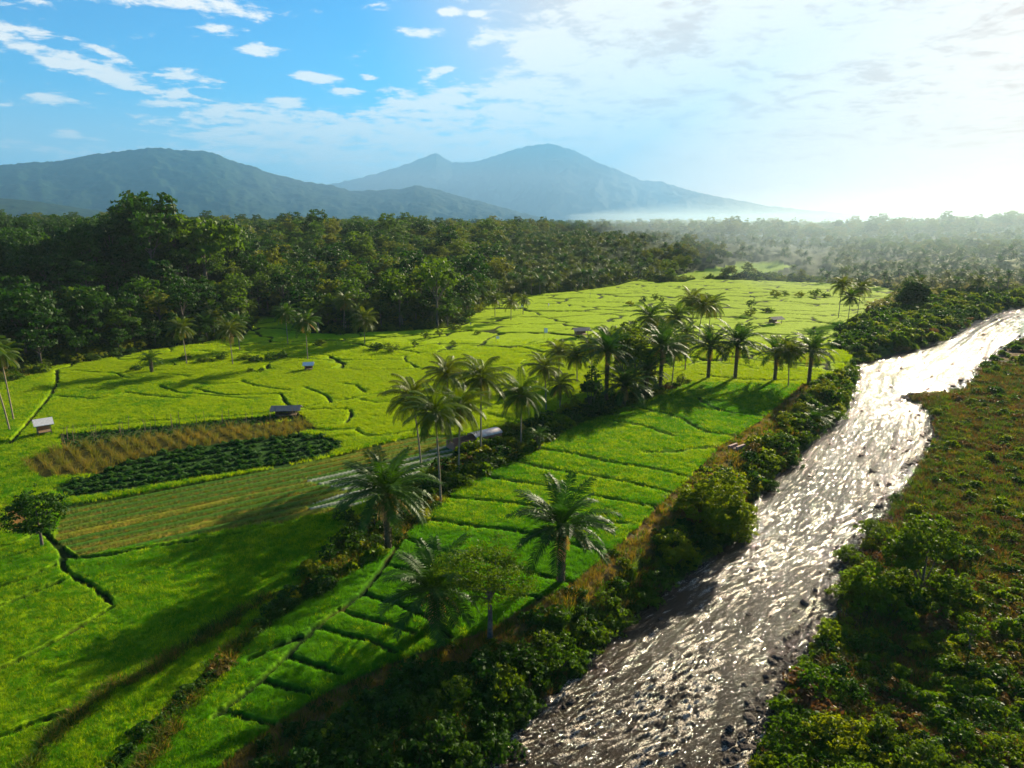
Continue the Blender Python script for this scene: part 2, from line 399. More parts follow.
    rough = np.stack([0.045 + 0.03 * n3, 0.06 + 0.02 * n3, 0.008 + 0 * x], -1)
    col = col * (1 - ms[..., None]) + rough * ms[..., None]
    h = np.where(ms > 0, h - 0.35 * ms, h)
    # --- vegetable plots
    def patch(poly, c, hh):
        nonlocal col, h
        k = inpoly(px, py, poly) & ok
        col = np.where(k[..., None], c, col); h = np.where(k, hh, h); return k
    e0 = np.array(gp(60, 540)); e1 = np.array(gp(430, 460)); ev = (e1 - e0) / np.linalg.norm(e1 - e0)
    across = -(x - e0[0]) * ev[1] + (y - e0[1]) * ev[0]; along = (x - e0[0]) * ev[0] + (y - e0[1]) * ev[1]
    ph = np.abs(((across + 0.25 * n1) / 2.3) % 1 - 0.5) * 2
    rowm = sstep(0.35, 0.6, ph)[..., None]
    band = fbm(across / 5 + 3, along / 60, 3)[..., None]
    stripe_c = (1 - rowm) * np.array([0.055, 0.13, 0.012]) + rowm * np.array([0.12, 0.125, 0.02])
    stripe_c = stripe_c + np.clip(band + 0.05, 0, 0.5) * np.array([0.42, 0.18, 0.01]) * (0.5 + 0.5 * np.clip(n2, -1, 1)[..., None])
    patch(STRIPES, np.clip(stripe_c, 0, 1), 0.22 * (1 - rowm[..., 0]) + 0.04 * n3)
    rowm2 = sstep(0.55, 0.68, ph)[..., None]
    mul_c = rowm2 * np.array([0.26, 0.28, 0.20]) + (1 - rowm2) * np.array([0.055, 0.12, 0.015])
    patch(MULCH, mul_c, 0.22 * rowm2[..., 0])
    patch(CORN, np.stack([0.085 + 0.04 * n3, 0.075 + 0.02 * n3, 0.014 + 0 * x], -1), 0.05 * n3)
    patch(CORN_B, np.stack([0.05 + 0.03 * n3, 0.075 + 0.02 * n3, 0.02 + 0 * x], -1), 0.05 * n3)
    patch(VEG, np.stack([0.03 + 0.01 * n3, 0.07 + 0.02 * n3, 0.012 + 0 * x], -1), 0.05 * n3)
    mud = patch([(0, 508), (20, 500), (38, 520), (36, 532), (-20, 535)], np.stack([0.2 + 0.05 * n3, 0.11 + 0.02 * n3, 0.03 + 0 * x], -1), 0.1 + 0.05 * n3)
    # --- dry grass path along the river side of the strip
    pathl = [gp(*p) for p in smooth_line(STRIP_R, 3)]
    dp = dist_poly(x, y, pathl, 10)
    mp = (1 - sstep(2.3, 4.0, dp + 0.9 * n2)) * (~inS & ~inR & ok & left_side & ~inF)
    pc = np.stack([0.20 + 0.07 * n3, 0.12 + 0.04 * n3, 0.04 + 0.01 * n3], -1)
    # --- left bank slope
    lb = left_side & ~inF & ~inS & (dRiv < 40) & ((px > 100) & (py > 300) | (azf > 0.25))
    lbh = -4.0 + 4.0 * sstep(0, 6.5, dRiv + 0.8 * n2) + 0.15 * n3
    h = np.where(lb, np.minimum(np.maximum(h, 0) + 0.1 * n2, lbh), h)
    lbc = np.stack([0.06 + 0.04 * n2, 0.085 + 0.03 * n2, 0.014 + 0 * x], -1)
    wet = (1 - sstep(0.5, 2.2, dRiv + 0.6 * n2))[..., None]
    lbc = lbc * (1 - wet) + np.array([0.06, 0.045, 0.035]) * wet
    col = np.where(lb[..., None], lbc, col)
    col = col * (1 - mp[..., None]) + pc * mp[..., None]
    # --- right bank: stony scrub, reddish patches
    rbh = -4.0 + 1.0 * sstep(0, 3, dRiv + 0.7 * n2) + 0.7 * sstep(3, 30, dRiv) + 0.35 * n2 * sstep(1, 8, dRiv) + 0.5 * n1 * sstep(4, 20, dRiv) + 0.08 * n3
    rbh = rbh + np.clip((dist - 250) / 600, 0, 1) * 8
    h = np.where(inRB, rbh, h)
    red = sstep(-0.35, 0.15, fbm(x / 16 + 31, y / 16, 4) + 0.35 * sstep(120, 190, y) - 0.1)[..., None]
    rbc = np.stack([0.055 + 0.035 * n2 + 0.03 * n3, 0.075 + 0.03 * n2 + 0.03 * n3, 0.003 + 0 * x], -1)
    rbc = rbc * 0.8
    rbc = rbc * (1 - red) + np.stack([0.12 + 0.05 * n3, 0.06 + 0.03 * n3, 0.014 + 0.008 * n3], -1) * red
    wet = (1 - sstep(1.0, 5.5, dRiv + 2.0 * n2))[..., None]
    rbc = rbc * (1 - wet) + np.stack([0.10 + 0.04 * n3, 0.075 + 0.03 * n3, 0.07 + 0.03 * n3], -1) * wet
    col = np.where(inRB[..., None], rbc, col)
    # --- river bed
    h = np.where(inR, -4.0 - 1.2 * sstep(0, 3, dRiv), h)
    col = np.where(inR[..., None], np.array([0.07, 0.06, 0.045]), col)
    code = np.zeros(x.shape, int)
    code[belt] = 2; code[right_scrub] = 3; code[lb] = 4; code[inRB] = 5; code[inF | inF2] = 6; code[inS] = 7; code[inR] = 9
    return h, np.clip(col, 0.004, 1), code, dict(q2=np.where(upper, r2, q2), bdist=bdist, px=px, py=py, dRiv=dRiv, dF=dF, bund=bund, ms=ms, mp=mp, red=red[..., 0], dL=dL)

def zat(x, y):
    h, _, _, _ = terrain(np.array([float(x)]), np.array([float(y)])); return float(h[0])

# rows at about one picture row each, columns fanning out
rows_py = np.concatenate([np.linspace(1500, 900, 40, endpoint=False), np.linspace(900, 400, 520, endpoint=False), np.linspace(400, 275, 380, endpoint=False), np.linspace(275, 232, 60)])
ys = np.array([gp(512, p)[1] for p in rows_py])
ys = np.concatenate([[-60, -40, -20, -5, 3], ys, np.geomspace(ys[-1] * 1.05, 11500, 34)])
us = np.concatenate([np.linspace(-2.2, -0.86, 60, endpoint=False), np.linspace(-0.86, 0.86, 1060), np.linspace(0.86, 2.2, 61)[1:]])
Yg, Ug = np.meshgrid(ys, us, indexing='ij')
Xg = Ug * (np.abs(Yg) * 1.0 + 15.0)
hx, hc, hcode, hd = terrain(Xg, Yg)
V = np.stack([Xg, Yg, hx], -1).reshape(-1, 3)
gme = mesh_np('ground', V, grid_faces(len(ys), len(us)), smooth=True)
color_attr(gme, hc.reshape(-1, 3))

def ground_material():
    m, nt = new_mat('ground_cover'); L = nt.links.new
    out = node(nt, 'ShaderNodeOutputMaterial'); bs = node(nt, 'ShaderNodeBsdfPrincipled')
    at = node(nt, 'ShaderNodeVertexColor', layer_name='Col'); geo = node(nt, 'ShaderNodeNewGeometry')
    nz = node(nt, 'ShaderNodeTexNoise'); nz.inputs['Scale'].default_value = 2.2; nz.inputs['Detail'].default_value = 6; nz.inputs['Roughness'].default_value = 0.7
    L(geo.outputs['Position'], nz.inputs['Vector'])
    mr = node(nt, 'ShaderNodeMapRange'); mr.inputs[1].default_value = 0.3; mr.inputs[2].default_value = 0.7; mr.inputs[3].default_value = 0.62; mr.inputs[4].default_value = 1.38
    L(nz.outputs['Fac'], mr.inputs[0])
    mul = node(nt, 'ShaderNodeMix', data_type='RGBA', blend_type='MULTIPLY'); mul.inputs[0].default_value = 1
    L(at.outputs['Color'], mul.inputs[6]); L(mr.outputs[0], mul.inputs[7])
    L(mul.outputs[2], bs.inputs['Base Color']); bs.inputs['Roughness'].default_value = 0.9; bs.inputs['Specular IOR Level'].default_value = 0.03
    bp = node(nt, 'ShaderNodeBump'); bp.inputs['Strength'].default_value = 0.8; bp.inputs['Distance'].default_value = 0.25
    L(nz.outputs['Fac'], bp.inputs['Height']); L(bp.outputs[0], bs.inputs['Normal'])
    tr = node(nt, 'ShaderNodeBsdfTranslucent')
    L(bs.outputs[0], out.inputs[0]); return m
ground = link('ground', gme, ground_material()); tag(ground, kind='structure')

# ------------------------------------------------------------------ river
def river_mesh():
    n = 560
    def resample(p, n, key):
        p = np.array(p); d = np.concatenate([[0], np.cumsum(np.hypot(*(np.diff(p, axis=0).T)))]); d /= d[-1]
        return np.stack([np.interp(key, d, p[:, 0]), np.interp(key, d, p[:, 1])], -1)
    # pair the two banks by index of the traced points
    def by_index(p, key):
        p = np.array(p); k = np.linspace(0, 1, len(p)); return np.stack([np.interp(key, k, p[:, 0]), np.interp(key, k, p[:, 1])], -1)
    L_ = np.array(rivL); R_ = np.array(rivR)
    kk = np.linspace(0, 1, n)
    a0, b0 = by_index(rivL, kk), by_index(rivR, kk)
    # even in picture rows: dense near
    mid = (a0 + b0) / 2; s = np.concatenate([[0], np.cumsum(np.hypot(*np.diff(mid, axis=0).T) / (np.maximum(mid[1:, 1], 25) ** 1.6))]); s /= s[-1]
    key = np.interp(np.linspace(0, 1, 900), s, kk)
    a, b = by_index(rivL, key), by_index(rivR, key)
    t = np.linspace(-0.12, 1.12, 330)
    P = a[:, None, :] * (1 - t[None, :, None]) + b[:, None, :] * t[None, :, None]
    x, y = P[..., 0], P[..., 1]
    mm = (a + b) / 2; ss = np.concatenate([[0], np.cumsum(np.hypot(*np.diff(mm, axis=0).T))])
    S = np.repeat(ss[:, None], len(t), 1); wdt = np.hypot(*(b - a).T)[:, None]; T = t[None, :] * wdt
    a1 = fbm(S / 1.05 + perlin(T / 4, S / 5), T / 1.35, 4); a2 = fbm(S / 0.42 + 7, T / 0.6 + 0.5 * perlin(S / 2, T / 2), 3); a3 = fbm(S / 12, T / 5 + 3, 3)
    rapid = sstep(-0.25, 0.35, fbm(S / 18 + 2, T / 7, 3))
    far = 1 + np.clip(y - 90, 0, 260) / 90
    a4 = fbm(S / (2.0 * far) + 3, T / (1.7 * far), 3)
    z = RIVER_Z + 0.10 * a3 + (0.08 + 0.10 * rapid) * a1 + 0.30 * far * a4 * sstep(70, 150, y) + (0.045 + 0.06 * rapid) * a2 * sstep(300, 60, y)
    z = z + 0.10 * rapid * np.abs(a1) 
    me = mesh_np('river', np.stack([x, y, z], -1), grid_faces(len(key), len(t)), smooth=True)
    a5 = fbm(S / 1.4 + 40, T / 2.2 + 11, 4)
    foam = sstep(0.1, 0.7, a5 * 0.9 + a1 * 0.25 + rapid * 0.6 * sstep(130, 60, y) - 0.30)
    color_attr(me, np.stack([foam, rapid, 0 * foam], -1).reshape(-1, 3)); return me
def water_material():
    m, nt = new_mat('river_water'); L = nt.links.new
    out = node(nt, 'ShaderNodeOutputMaterial'); bs = node(nt, 'ShaderNodeBsdfPrincipled')
    at = node(nt, 'ShaderNodeVertexColor', layer_name='Col'); sep = node(nt, 'ShaderNodeSeparateColor'); L(at.outputs['Color'], sep.inputs[0])
    geo = node(nt, 'ShaderNodeNewGeometry')
    nz = node(nt, 'ShaderNodeTexNoise'); nz.inputs['Scale'].default_value = 4.0; nz.inputs['Detail'].default_value = 5; nz.inputs['Roughness'].default_value = 0.7
    L(geo.outputs['Position'], nz.inputs['Vector'])
    n2 = node(nt, 'ShaderNodeTexNoise'); n2.inputs['Scale'].default_value = 6; n2.inputs['Detail'].default_value = 4; L(geo.outputs['Position'], n2.inputs['Vector'])
    f = node(nt, 'ShaderNodeMath', operation='MULTIPLY'); L(sep.outputs[0], f.inputs[0])
    mr = node(nt, 'ShaderNodeMapRange'); mr.inputs[1].default_value = 0.42; mr.inputs[2].default_value = 0.58; L(n2.outputs['Fac'], mr.inputs[0]); L(mr.outputs[0], f.inputs[1])
    mix = node(nt, 'ShaderNodeMix', data_type='RGBA'); L(f.outputs[0], mix.inputs[0])
    mix.inputs[6].default_value = (0.028, 0.018, 0.008, 1); mix.inputs[7].default_value = (0.55, 0.44, 0.32, 1)
    L(mix.outputs[2], bs.inputs['Base Color'])
    rr = node(nt, 'ShaderNodeMapRange'); rr.inputs[3].default_value = 0.07; rr.inputs[4].default_value = 0.6; L(f.outputs[0], rr.inputs[0]); L(rr.outputs[0], bs.inputs['Roughness'])
    bs.inputs['IOR'].default_value = 1.33; bs.inputs['Specular IOR Level'].default_value = 0.4
    bp = node(nt, 'ShaderNodeBump'); bp.inputs['Strength'].default_value = 1.0; bp.inputs['Distance'].default_value = 0.2
    L(nz.outputs['Fac'], bp.inputs['Height']); L(bp.outputs[0], bs.inputs['Normal']); L(bs.outputs[0], out.inputs[0]); return m
river = link('river', river_mesh(), water_material()); tag(river, kind='structure')

# ------------------------------------------------------------------ mountains
def mountain(name, sky, D, depth_m, base_row, seed, rough, mat, az_pad=0.25):
    """a real range: ridge line at distance D whose height follows the outline, flanks in front and behind"""
    az = np.array([math.atan2(*(lambda v: (v[0], v[1]))(((px - 512) / F, cp + (384 - py) / F * sp))) for px, py in sky])
    el = np.array([direc(px, py)[1] for px, py in sky])
    hts = CH + np.tan(el) * D
    A = np.linspace(az[0], az[-1], 620); Hh = np.interp(A, az, hts)
    T = np.linspace(0, 1, 170)
    Ag, Tg = np.meshgrid(A, T, indexing='ij'); Hg = np.repeat(Hh[:, None], len(T), 1)
    crest = 0.62 + 0.05 * fbm(Ag * 9 + seed, Ag * 0 + 2, 3)
    r = D + (Tg - crest) * depth_m
    prof = np.where(Tg < crest, np.clip(Tg / crest, 0, 1) ** 1.25, np.clip((1 - Tg) / (1 - crest), 0, 1))
    X = r * np.sin(Ag); Y = r * np.cos(Ag)
    sc = D / 18.0
    rid = 1 - np.abs(fbm(X / sc + seed, Y / sc, 5, 0.55)) * 1.3
    gull = fbm(Ag * 40 + seed, Tg * 3 + fbm(Ag * 12, Tg * 4, 2), 4)
    body = prof * (1 - prof) * 4
    Z = Hg * prof + Hh.max() * rough * body * (rid - 0.7) + Hh.max() * rough * 0.5 * body * gull - 4
    Z += Hh.max() * 0.012 * fbm(X / (sc * 0.15), Y / (sc * 0.15), 4) * prof
    me = mesh_np(name, np.stack([X, Y, Z], -1), grid_faces(len(A), len(T)), smooth=True)
    o = link(name, me, mat); tag(o, kind='structure'); return o
def mountain_mat(name, c1, c2, sc):
    m, nt = new_mat(name); L = nt.links.new
    out = node(nt, 'ShaderNodeOutputMaterial'); bs = node(nt, 'ShaderNodeBsdfPrincipled'); geo = node(nt, 'ShaderNodeNewGeometry')
    nz = node(nt, 'ShaderNodeTexNoise'); nz.inputs['Scale'].default_value = sc; nz.inputs['Detail'].default_value = 8; nz.inputs['Roughness'].default_value = 0.65
    L(geo.outputs['Position'], nz.inputs['Vector'])
    mr = node(nt, 'ShaderNodeMapRange'); mr.inputs[1].default_value = 0.4; mr.inputs[2].default_value = 0.6; L(nz.outputs['Fac'], mr.inputs[0])
    mix = node(nt, 'ShaderNodeMix', data_type='RGBA'); L(mr.outputs[0], mix.inputs[0]); mix.inputs[6].default_value = (*c1, 1); mix.inputs[7].default_value = (*c2, 1)
    L(mix.outputs[2], bs.inputs['Base Color']); bs.inputs['Roughness'].default_value = 0.9; bs.inputs['Specular IOR Level'].default_value = 0.1
    bp = node(nt, 'ShaderNodeBump'); bp.inputs['Strength'].default_value = 1; bp.inputs['Distance'].default_value = 8
    L(nz.outputs['Fac'], bp.inputs['Height']); L(bp.outputs[0], bs.inputs['Normal']); L(bs.outputs[0], out.inputs[0]); return m
MT1 = mountain_mat('wooded_slope', (0.006, 0.030, 0.010), (0.016, 0.045, 0.014), 0.02)
MT2 = mountain_mat('far_slope', (0.008, 0.025, 0.018), (0.016, 0.036, 0.024), 0.01)
mountain('hills', [(-1500, 215), (-900, 190), (-400, 178), (-150, 172), (0, 164), (20, 162), (60, 160), (82, 155), (100, 152), (128, 149), (150, 146.5), (165, 147), (180, 149), (200, 149.5), (215, 152), (228, 158), (240, 162), (255, 166), (270, 172), (290, 177), (305, 180.5), (330, 184), (352, 190), (380, 189), (402, 188), (415, 184), (425, 186), (442, 190), (470, 198), (500, 206), (530, 214), (560, 221), (600, 224)], 3600, 1700, 222, 3, 0.055, MT1)
mountain('foothills', [(-1500, 222), (-600, 208), (-100, 198), (0, 197), (20, 198), (50, 202), (90, 208), (130, 214), (180, 219), (260, 222), (300, 226)], 2500, 900, 222, 8, 0.07, MT1)
mountain('mountain', [(200, 222), (260, 205), (300, 192), (330, 184), (360, 177), (390, 169), (410, 162), (425, 156), (436, 152.5), (444, 157), (452, 161), (466, 161.5), (480, 160), (492, 156), (503, 152), (520, 147), (535, 144), (548, 142.5), (560, 145), (575, 150), (590, 158), (605, 165), (625, 172), (640, 179), (650, 180.5), (662, 181), (674, 185), (690, 190), (705, 193), (718, 196), (740, 200), (765, 205), (800, 209), (850, 213.5), (900, 217), (960, 220), (1040, 222), (1100, 224)], 6000, 2600, 222, 21, 0.05, MT2)
mountain('far_hills', [(600, 224), (700, 214), (760, 208), (800, 210), (860, 215), (930, 220), (960, 220), (985, 217), (1010, 215), (1040, 214), (1100, 212), (1300, 208), (1700, 206), (2400, 214)], 8300, 1500, 222, 35, 0.08, MT2)

exec_after = []
# ------------------------------------------------------------------ plants: templates
def leaf_quads(P, Nn, size, rng, aspect=0.6):
    """leaf-shaped quads at points P with rough normals Nn"""
    n = len(P)
    N = Nn + rng.normal(0, 0.55, (n, 3)); N /= np.linalg.norm(N, axis=1)[:, None] + 1e-9
    A = rng.normal(0, 1, (n, 3)); A -= (A * N).sum(1)[:, None] * N; A /= np.linalg.norm(A, axis=1)[:, None] + 1e-9
    B = np.cross(N, A); s = (size * rng.uniform(0.6, 1.35, n))[:, None]
    V = np.stack([P - A * s, P - B * s * aspect, P + A * s, P + B * s * aspect], 1)
    return V.reshape(-1, 3), np.arange(n * 4).reshape(-1, 4)

def crown_np(rng, lobes, clump_r, clumps_per, leaves_per, leaf, zsq=0.7):
    VV = []; 
    for (cx, cy, cz, rx, ry, rz) in lobes:
        nC = max(5, int(clumps_per * (rx * ry) ** 1.0))
        d = rng.normal(0, 1, (nC, 3)); d[:, 2] = np.abs(d[:, 2]) * 1.0 - 0.55; d /= np.linalg.norm(d, axis=1)[:, None]
        rr = rng.uniform(0.62, 1.05, nC)[:, None]
        cc = np.array([cx, cy, cz]) + d * rr * np.array([rx, ry, rz])
        cr = clump_r * rng.uniform(0.6, 1.3, nC)
        q = rng.normal(0, 1, (nC, leaves_per, 3)); q /= np.linalg.norm(q, axis=2)[..., None]
        q[..., 2] = np.abs(q[..., 2]) * 0.9 - 0.2
        P = cc[:, None, :] + q * (cr[:, None, None] * rng.uniform(0.55, 1.0, (nC, leaves_per, 1))) * np.array([1, 1, zsq])
        Nn = q * 0.8 + d[:, None, :] * 0.5
        V_, _ = leaf_quads(P.reshape(-1, 3), Nn.reshape(-1, 3), leaf, rng); VV.append(V_)
    V_ = np.concatenate(VV); return V_, np.arange(len(V_)).reshape(-1, 4)

def broadleaf(seed, R_, trunk_h, tall=0.75, nl=7, clump=1.1, leaf=0.38, dens=1.0, leaves=16):
    rng = np.random.default_rng(seed); lobes = []
    top = trunk_h + R_ * tall
    lobes.append((0, 0, top, R_ * 0.62, R_ * 0.62, R_ * 0.6 * tall))
    for k in range(nl):
        a = 2 * pi * k / nl + rng.uniform(-0.4, 0.4); rr = R_ * rng.uniform(0.42, 0.68); s = R_ * rng.uniform(0.3, 0.5)
        lobes.append((cos(a) * rr, sin(a) * rr, trunk_h + R_ * tall * rng.uniform(0.0, 0.95), s, s, s * 0.95))
    V_, Q = crown_np(rng, lobes, clump, 2.5 * dens, leaves, leaf)
    crown = mesh_np('crown', V_, Q)
    mb = MB(); r0 = R_ * 0.035 + 0.05
    tv, tq = tube([(0, 0, -0.6), (0.05, 0, trunk_h * 0.5), (-0.05, 0.1, trunk_h), (0, 0, top * 0.95)], [r0 * 1.35, r0, r0 * 0.8, r0 * 0.3], 7); mb.add(tv, tq)
    for l in lobes[1:]:
        z0 = trunk_h * rng.uniform(0.7, 1.0)
        tv, tq = tube([(0, 0, z0), (l[0] * 0.5, l[1] * 0.5, (z0 + l[2]) / 2 + 0.2), (l[0], l[1], l[2])], [r0 * 0.5, r0 * 0.35, r0 * 0.12], 5); mb.add(tv, tq)
    return mb.mesh('trunk', True), crown

def dome_shrub(seed, R_, hgt, leaf, n, lob=6, clump=0.45):
    rng = np.random.default_rng(seed); lobes = [(0, 0, hgt * 0.45, R_ * 0.6, R_ * 0.6, hgt * 0.55)]
    for k in range(lob):
        a = 2 * pi * k / lob + rng.uniform(-0.5, 0.5); rr = R_ * rng.uniform(0.35, 0.65); s = R_ * rng.uniform(0.3, 0.48)
        lobes.append((cos(a) * rr, sin(a) * rr, hgt * rng.uniform(0.2, 0.5), s, s, hgt * rng.uniform(0.3, 0.45)))
    V_, Q = crown_np(rng, lobes, clump, n, 16, leaf, 0.8)
    V_[:, 2] = np.maximum(V_[:, 2], -0.1)
    me = mesh_np('foliage', V_, Q)
    mb = MB()
    for l in lobes:
        tv, tq = tube([(l[0] * 0.1, l[1] * 0.1, -0.3), (l[0] * 0.6, l[1] * 0.6, l[2] * 0.6), (l[0], l[1], l[2] * 1.2)], [0.07, 0.05, 0.02], 5); mb.add(tv, tq)
    return mb.mesh('stem', True), me

def frond_np(rng, L, el, az, droop, nleaf, ll, lw, hang=0.6, plumose=0.0, curve=1.0):
    """one pinnate frond from the origin; returns verts, quads"""
    n = 12; pts = []; p = np.zeros(3); e = el
    for i in range(n + 1):
        pts.append(p.copy()); t = i / n
        e = el - droop * (t ** 1.3) * curve
        p = p + np.array([cos(az) * cos(e), sin(az) * cos(e), sin(e)]) * L / n
    pts = np.array(pts); mb_v = []; mb_q = []
    w = 0.07 * L / 5
    side = np.array([-sin(az), cos(az), 0.0])
    for i in range(n):
        a, b = pts[i], pts[i + 1]; wa = w * (1 - i / n) + 0.015; wb = w * (1 - (i + 1) / n) + 0.015
        k = len(mb_v) * 4
        mb_v.append([a - side * wa, b - side * wb, b + side * wb, a + side * wa]); mb_q.append([k, k + 1, k + 2, k + 3])
        k += 4; up = np.array([0, 0, 1.0])
        mb_v.append([a - up * wa, b - up * wb, b + up * wb, a + up * wa]); mb_q.append([k, k + 1, k + 2, k + 3])
    ts = np.linspace(0.14, 0.995, nleaf)
    for t in ts:
        i = min(int(t * n), n - 1); f = t * n - i; c = pts[i] * (1 - f) + pts[i + 1] * f
        tg = pts[i + 1] - pts[i]; tg /= np.linalg.norm(tg)
        lng = ll * (0.45 + 0.75 * math.sin(pi * (0.12 + 0.8 * t))) * rng.uniform(0.85, 1.1)
        for sgn in (-1, 1):
            out = side * sgn * 0.85 + tg * (0.45 + 0.3 * t) + np.array([0, 0, 0.12 + plumose * rng.uniform(-0.7, 0.7)])
            out /= np.linalg.norm(out)
            m = c + out * lng * 0.5; d2 = out * 0.8 + np.array([0, 0, -hang * rng.uniform(0.7, 1.3)]); d2 /= np.linalg.norm(d2)
            e_ = m + d2 * lng * 0.5
            wv = tg * lw
            k = len(mb_v) * 4
            mb_v.append([c - wv * 0.5, c + wv * 0.5, m + wv, m - wv]); mb_q.append([k, k + 1, k + 2, k + 3])
            k += 4; mb_v.append([m - wv, m + wv, e_ + wv * 0.15, e_ - wv * 0.15]); mb_q.append([k, k + 1, k + 2, k + 3])
    return np.array(mb_v).reshape(-1, 3), np.array(mb_q)

def palm_crown(seed, n, L, nleaf, ll, lw, el0, el1, droop0, droop1, hang, plumose=0.0, dead=False):
    rng = np.random.default_rng(seed); mb = MB()
    for k in range(n):
        t = k / max(n - 1, 1); el = el0 + (el1 - el0) * t + rng.uniform(-0.12, 0.12)
        az = k * 2.399963 + rng.uniform(-0.2, 0.2)
        v, q = frond_np(rng, L * rng.uniform(0.85, 1.1), el, az, (droop0 + (droop1 - droop0) * t) * rng.uniform(0.8, 1.2), nleaf, ll, lw, hang, plumose)
        mb.add(v + np.array([cos(az), sin(az), 0]) * 0.12, q)
    return mb.mesh('crown')

COCO = [palm_crown(100 + i, 30 + 2 * (i % 3), 4.6, 34, 1.1, 0.050, 1.4, -0.7, 1.35, 0.9, 1.1) for i in range(4)]
COCO_DEAD = [palm_crown(150 + i, 5, 3.4, 18, 0.7, 0.05, -0.5, -1.1, 0.5, 0.4, 1.2) for i in range(2)]
OIL = [palm_crown(200 + i, 32, 5.6, 46, 0.95, 0.058, 1.4, -0.2, 1.0, 1.2, 0.4, 0.35) for i in range(3)]
YOUNG = [palm_crown(230 + i, 22, 4.2, 34, 0.8, 0.05, 1.3, 0.1, 1.2, 1.4, 0.4, 0.6) for i in range(2)]
for me in COCO: me.materials.append(M['coconut'])
for me in COCO_DEAD: me.materials.append(M['dead'])
for me in OIL + YOUNG: me.materials.append(M['oilpalm'])

def nuts_mesh(seed):
    rng = np.random.default_rng(seed); mb = MB()
    for k in range(12):
        a = k * 2.4; c = np.array([cos(a) * 0.33, sin(a) * 0.33, -0.25 - 0.25 * rng.random()])
        for i in range(1):
            vs = []; 
            for th in (0.5, 1.2, 1.9, 2.6):
                for ph in range(6): vs.append(c + 0.15 * np.array([sin(th) * cos(ph * pi / 3), sin(th) * sin(ph * pi / 3), 1.2 * cos(th)]))
            q = [(r * 6 + p, r * 6 + (p + 1) % 6, (r + 1) * 6 + (p + 1) % 6, (r + 1) * 6 + p) for r in range(3) for p in range(6)] + [(0, 1, 2, 3), (18, 19, 20, 21)]
            mb.add(vs, q)
    me = mb.mesh('coconut_cluster', True); me.materials.append(M['coconuts']); return me
NUTS = nuts_mesh(5)

_tcount = [0]
def coconut_palm(base, top_z, lean, label=None, group=None, s=1.0, dead=0.5, r=0.17, label_cat='palm tree'):
    """base world xy(z), crown centre height above base, lean (dx, dy) of the crown"""
    i = _tcount[0]; _tcount[0] += 1
    x, y, z = base
    root = empty('coconut_palm', (x, y, z), 0, label, label_cat, group)
    lx, ly = lean
    path = [(0, 0, -0.5), (lx * 0.02, ly * 0.02, 0.5), (lx * 0.18, ly * 0.18, top_z * 0.3), (lx * 0.5, ly * 0.5, top_z * 0.62), (lx, ly, top_z)]
    path = [tuple(p) for p in smooth3(path, 3)]
    rad = np.interp(np.linspace(0, 1, len(path)), [0, 0.08, 0.2, 1], [r * 1.9, r * 1.25, r, r * 0.72])
    tv, tq = tube(path, rad, 8); mb = MB(); mb.add(tv, tq)
    link('trunk', mb.mesh('trunk', True), M['palm_trunk'], root)
    c = link('crown', COCO[i % 4], None, root, (lx, ly, top_z)); c.rotation_euler = (0, 0, i * 1.7); c.scale = (s, s, s)
    if dead > 0:
        d = link('dead_frond', COCO_DEAD[i % 2], None, root, (lx, ly, top_z - 0.1)); d.rotation_euler = (0, 0, i * 2.9); d.scale = (s * dead * 2, s * dead * 2, s * dead * 2)
        k = link('coconut_cluster', NUTS, None, root, (lx, ly, top_z)); k.scale = (s, s, s)
    return root
def smooth3(pts, n):
    P = [pts[0]] + list(pts) + [pts[-1]]; out = []
    for i in range(1, len(P) - 2):
        p0, p1, p2, p3 = map(np.array, P[i - 1:i + 3])
        for k in range(n):
            t = k / n; out.append(0.5 * (2 * p1 + (p2 - p0) * t + (2 * p0 - 5 * p1 + 4 * p2 - p3) * t * t + (3 * p1 - p0 - 3 * p2 + p3) * t ** 3))
    out.append(np.array(pts[-1])); return out

def oil_trunk_mesh(h, r, seed):
    rng = np.random.default_rng(seed); mb = MB()
    tv, tq = tube([(0, 0, -0.4), (0, 0, h * 0.3), (0, 0, h * 0.7), (0, 0, h)], [r * 1.25, r, r * 1.05, r * 1.2], 10); mb.add(tv, tq)
    for k in range(int(h * 22)):    # old leaf bases that stud the trunk
        z = h * (k + 0.5) / (h * 22); a = k * 2.4; d = np.array([cos(a), sin(a), 0]); b = np.array([-sin(a), cos(a), 0])
        c = d * r * 1.0 + np.array([0, 0, z]); e = c + d * r * rng.uniform(0.35, 0.8) + np.array([0, 0, 0.28])
        w = 0.13
        mb.add([c - b * w, c + b * w, e + b * w * 0.6, e - b * w * 0.6, c - b * w + [0, 0, -0.15], c + b * w + [0, 0, -0.15]], [(0, 1, 2, 3), (4, 5, 2, 3)])
    return mb.mesh('trunk')
def oil_palm(base, h, label=None, group=None, s=1.0, r=0.38, young=False, rot=0):
    i = _tcount[0]; _tcount[0] += 1
    root = empty('oil_palm', base, rot, label, 'palm tree', group)
    if h > 0.8: link('trunk', oil_trunk_mesh(h, r, i), M['oil_trunk'], root)
    c = link('crown', (YOUNG if young else OIL)[i % 2], None, root, (0, 0, h)); c.scale = (s, s, s); c.rotation_euler = (0, 0, i * 1.1)
    if not young:
        d = link('dead_frond', COCO_DEAD[i % 2], None, root, (0, 0, h - 0.1)); d.scale = (s * 0.9,) * 3
    return root

def place(px, py, z=0.0):
    x, y = gp(px, py, z); return x, y

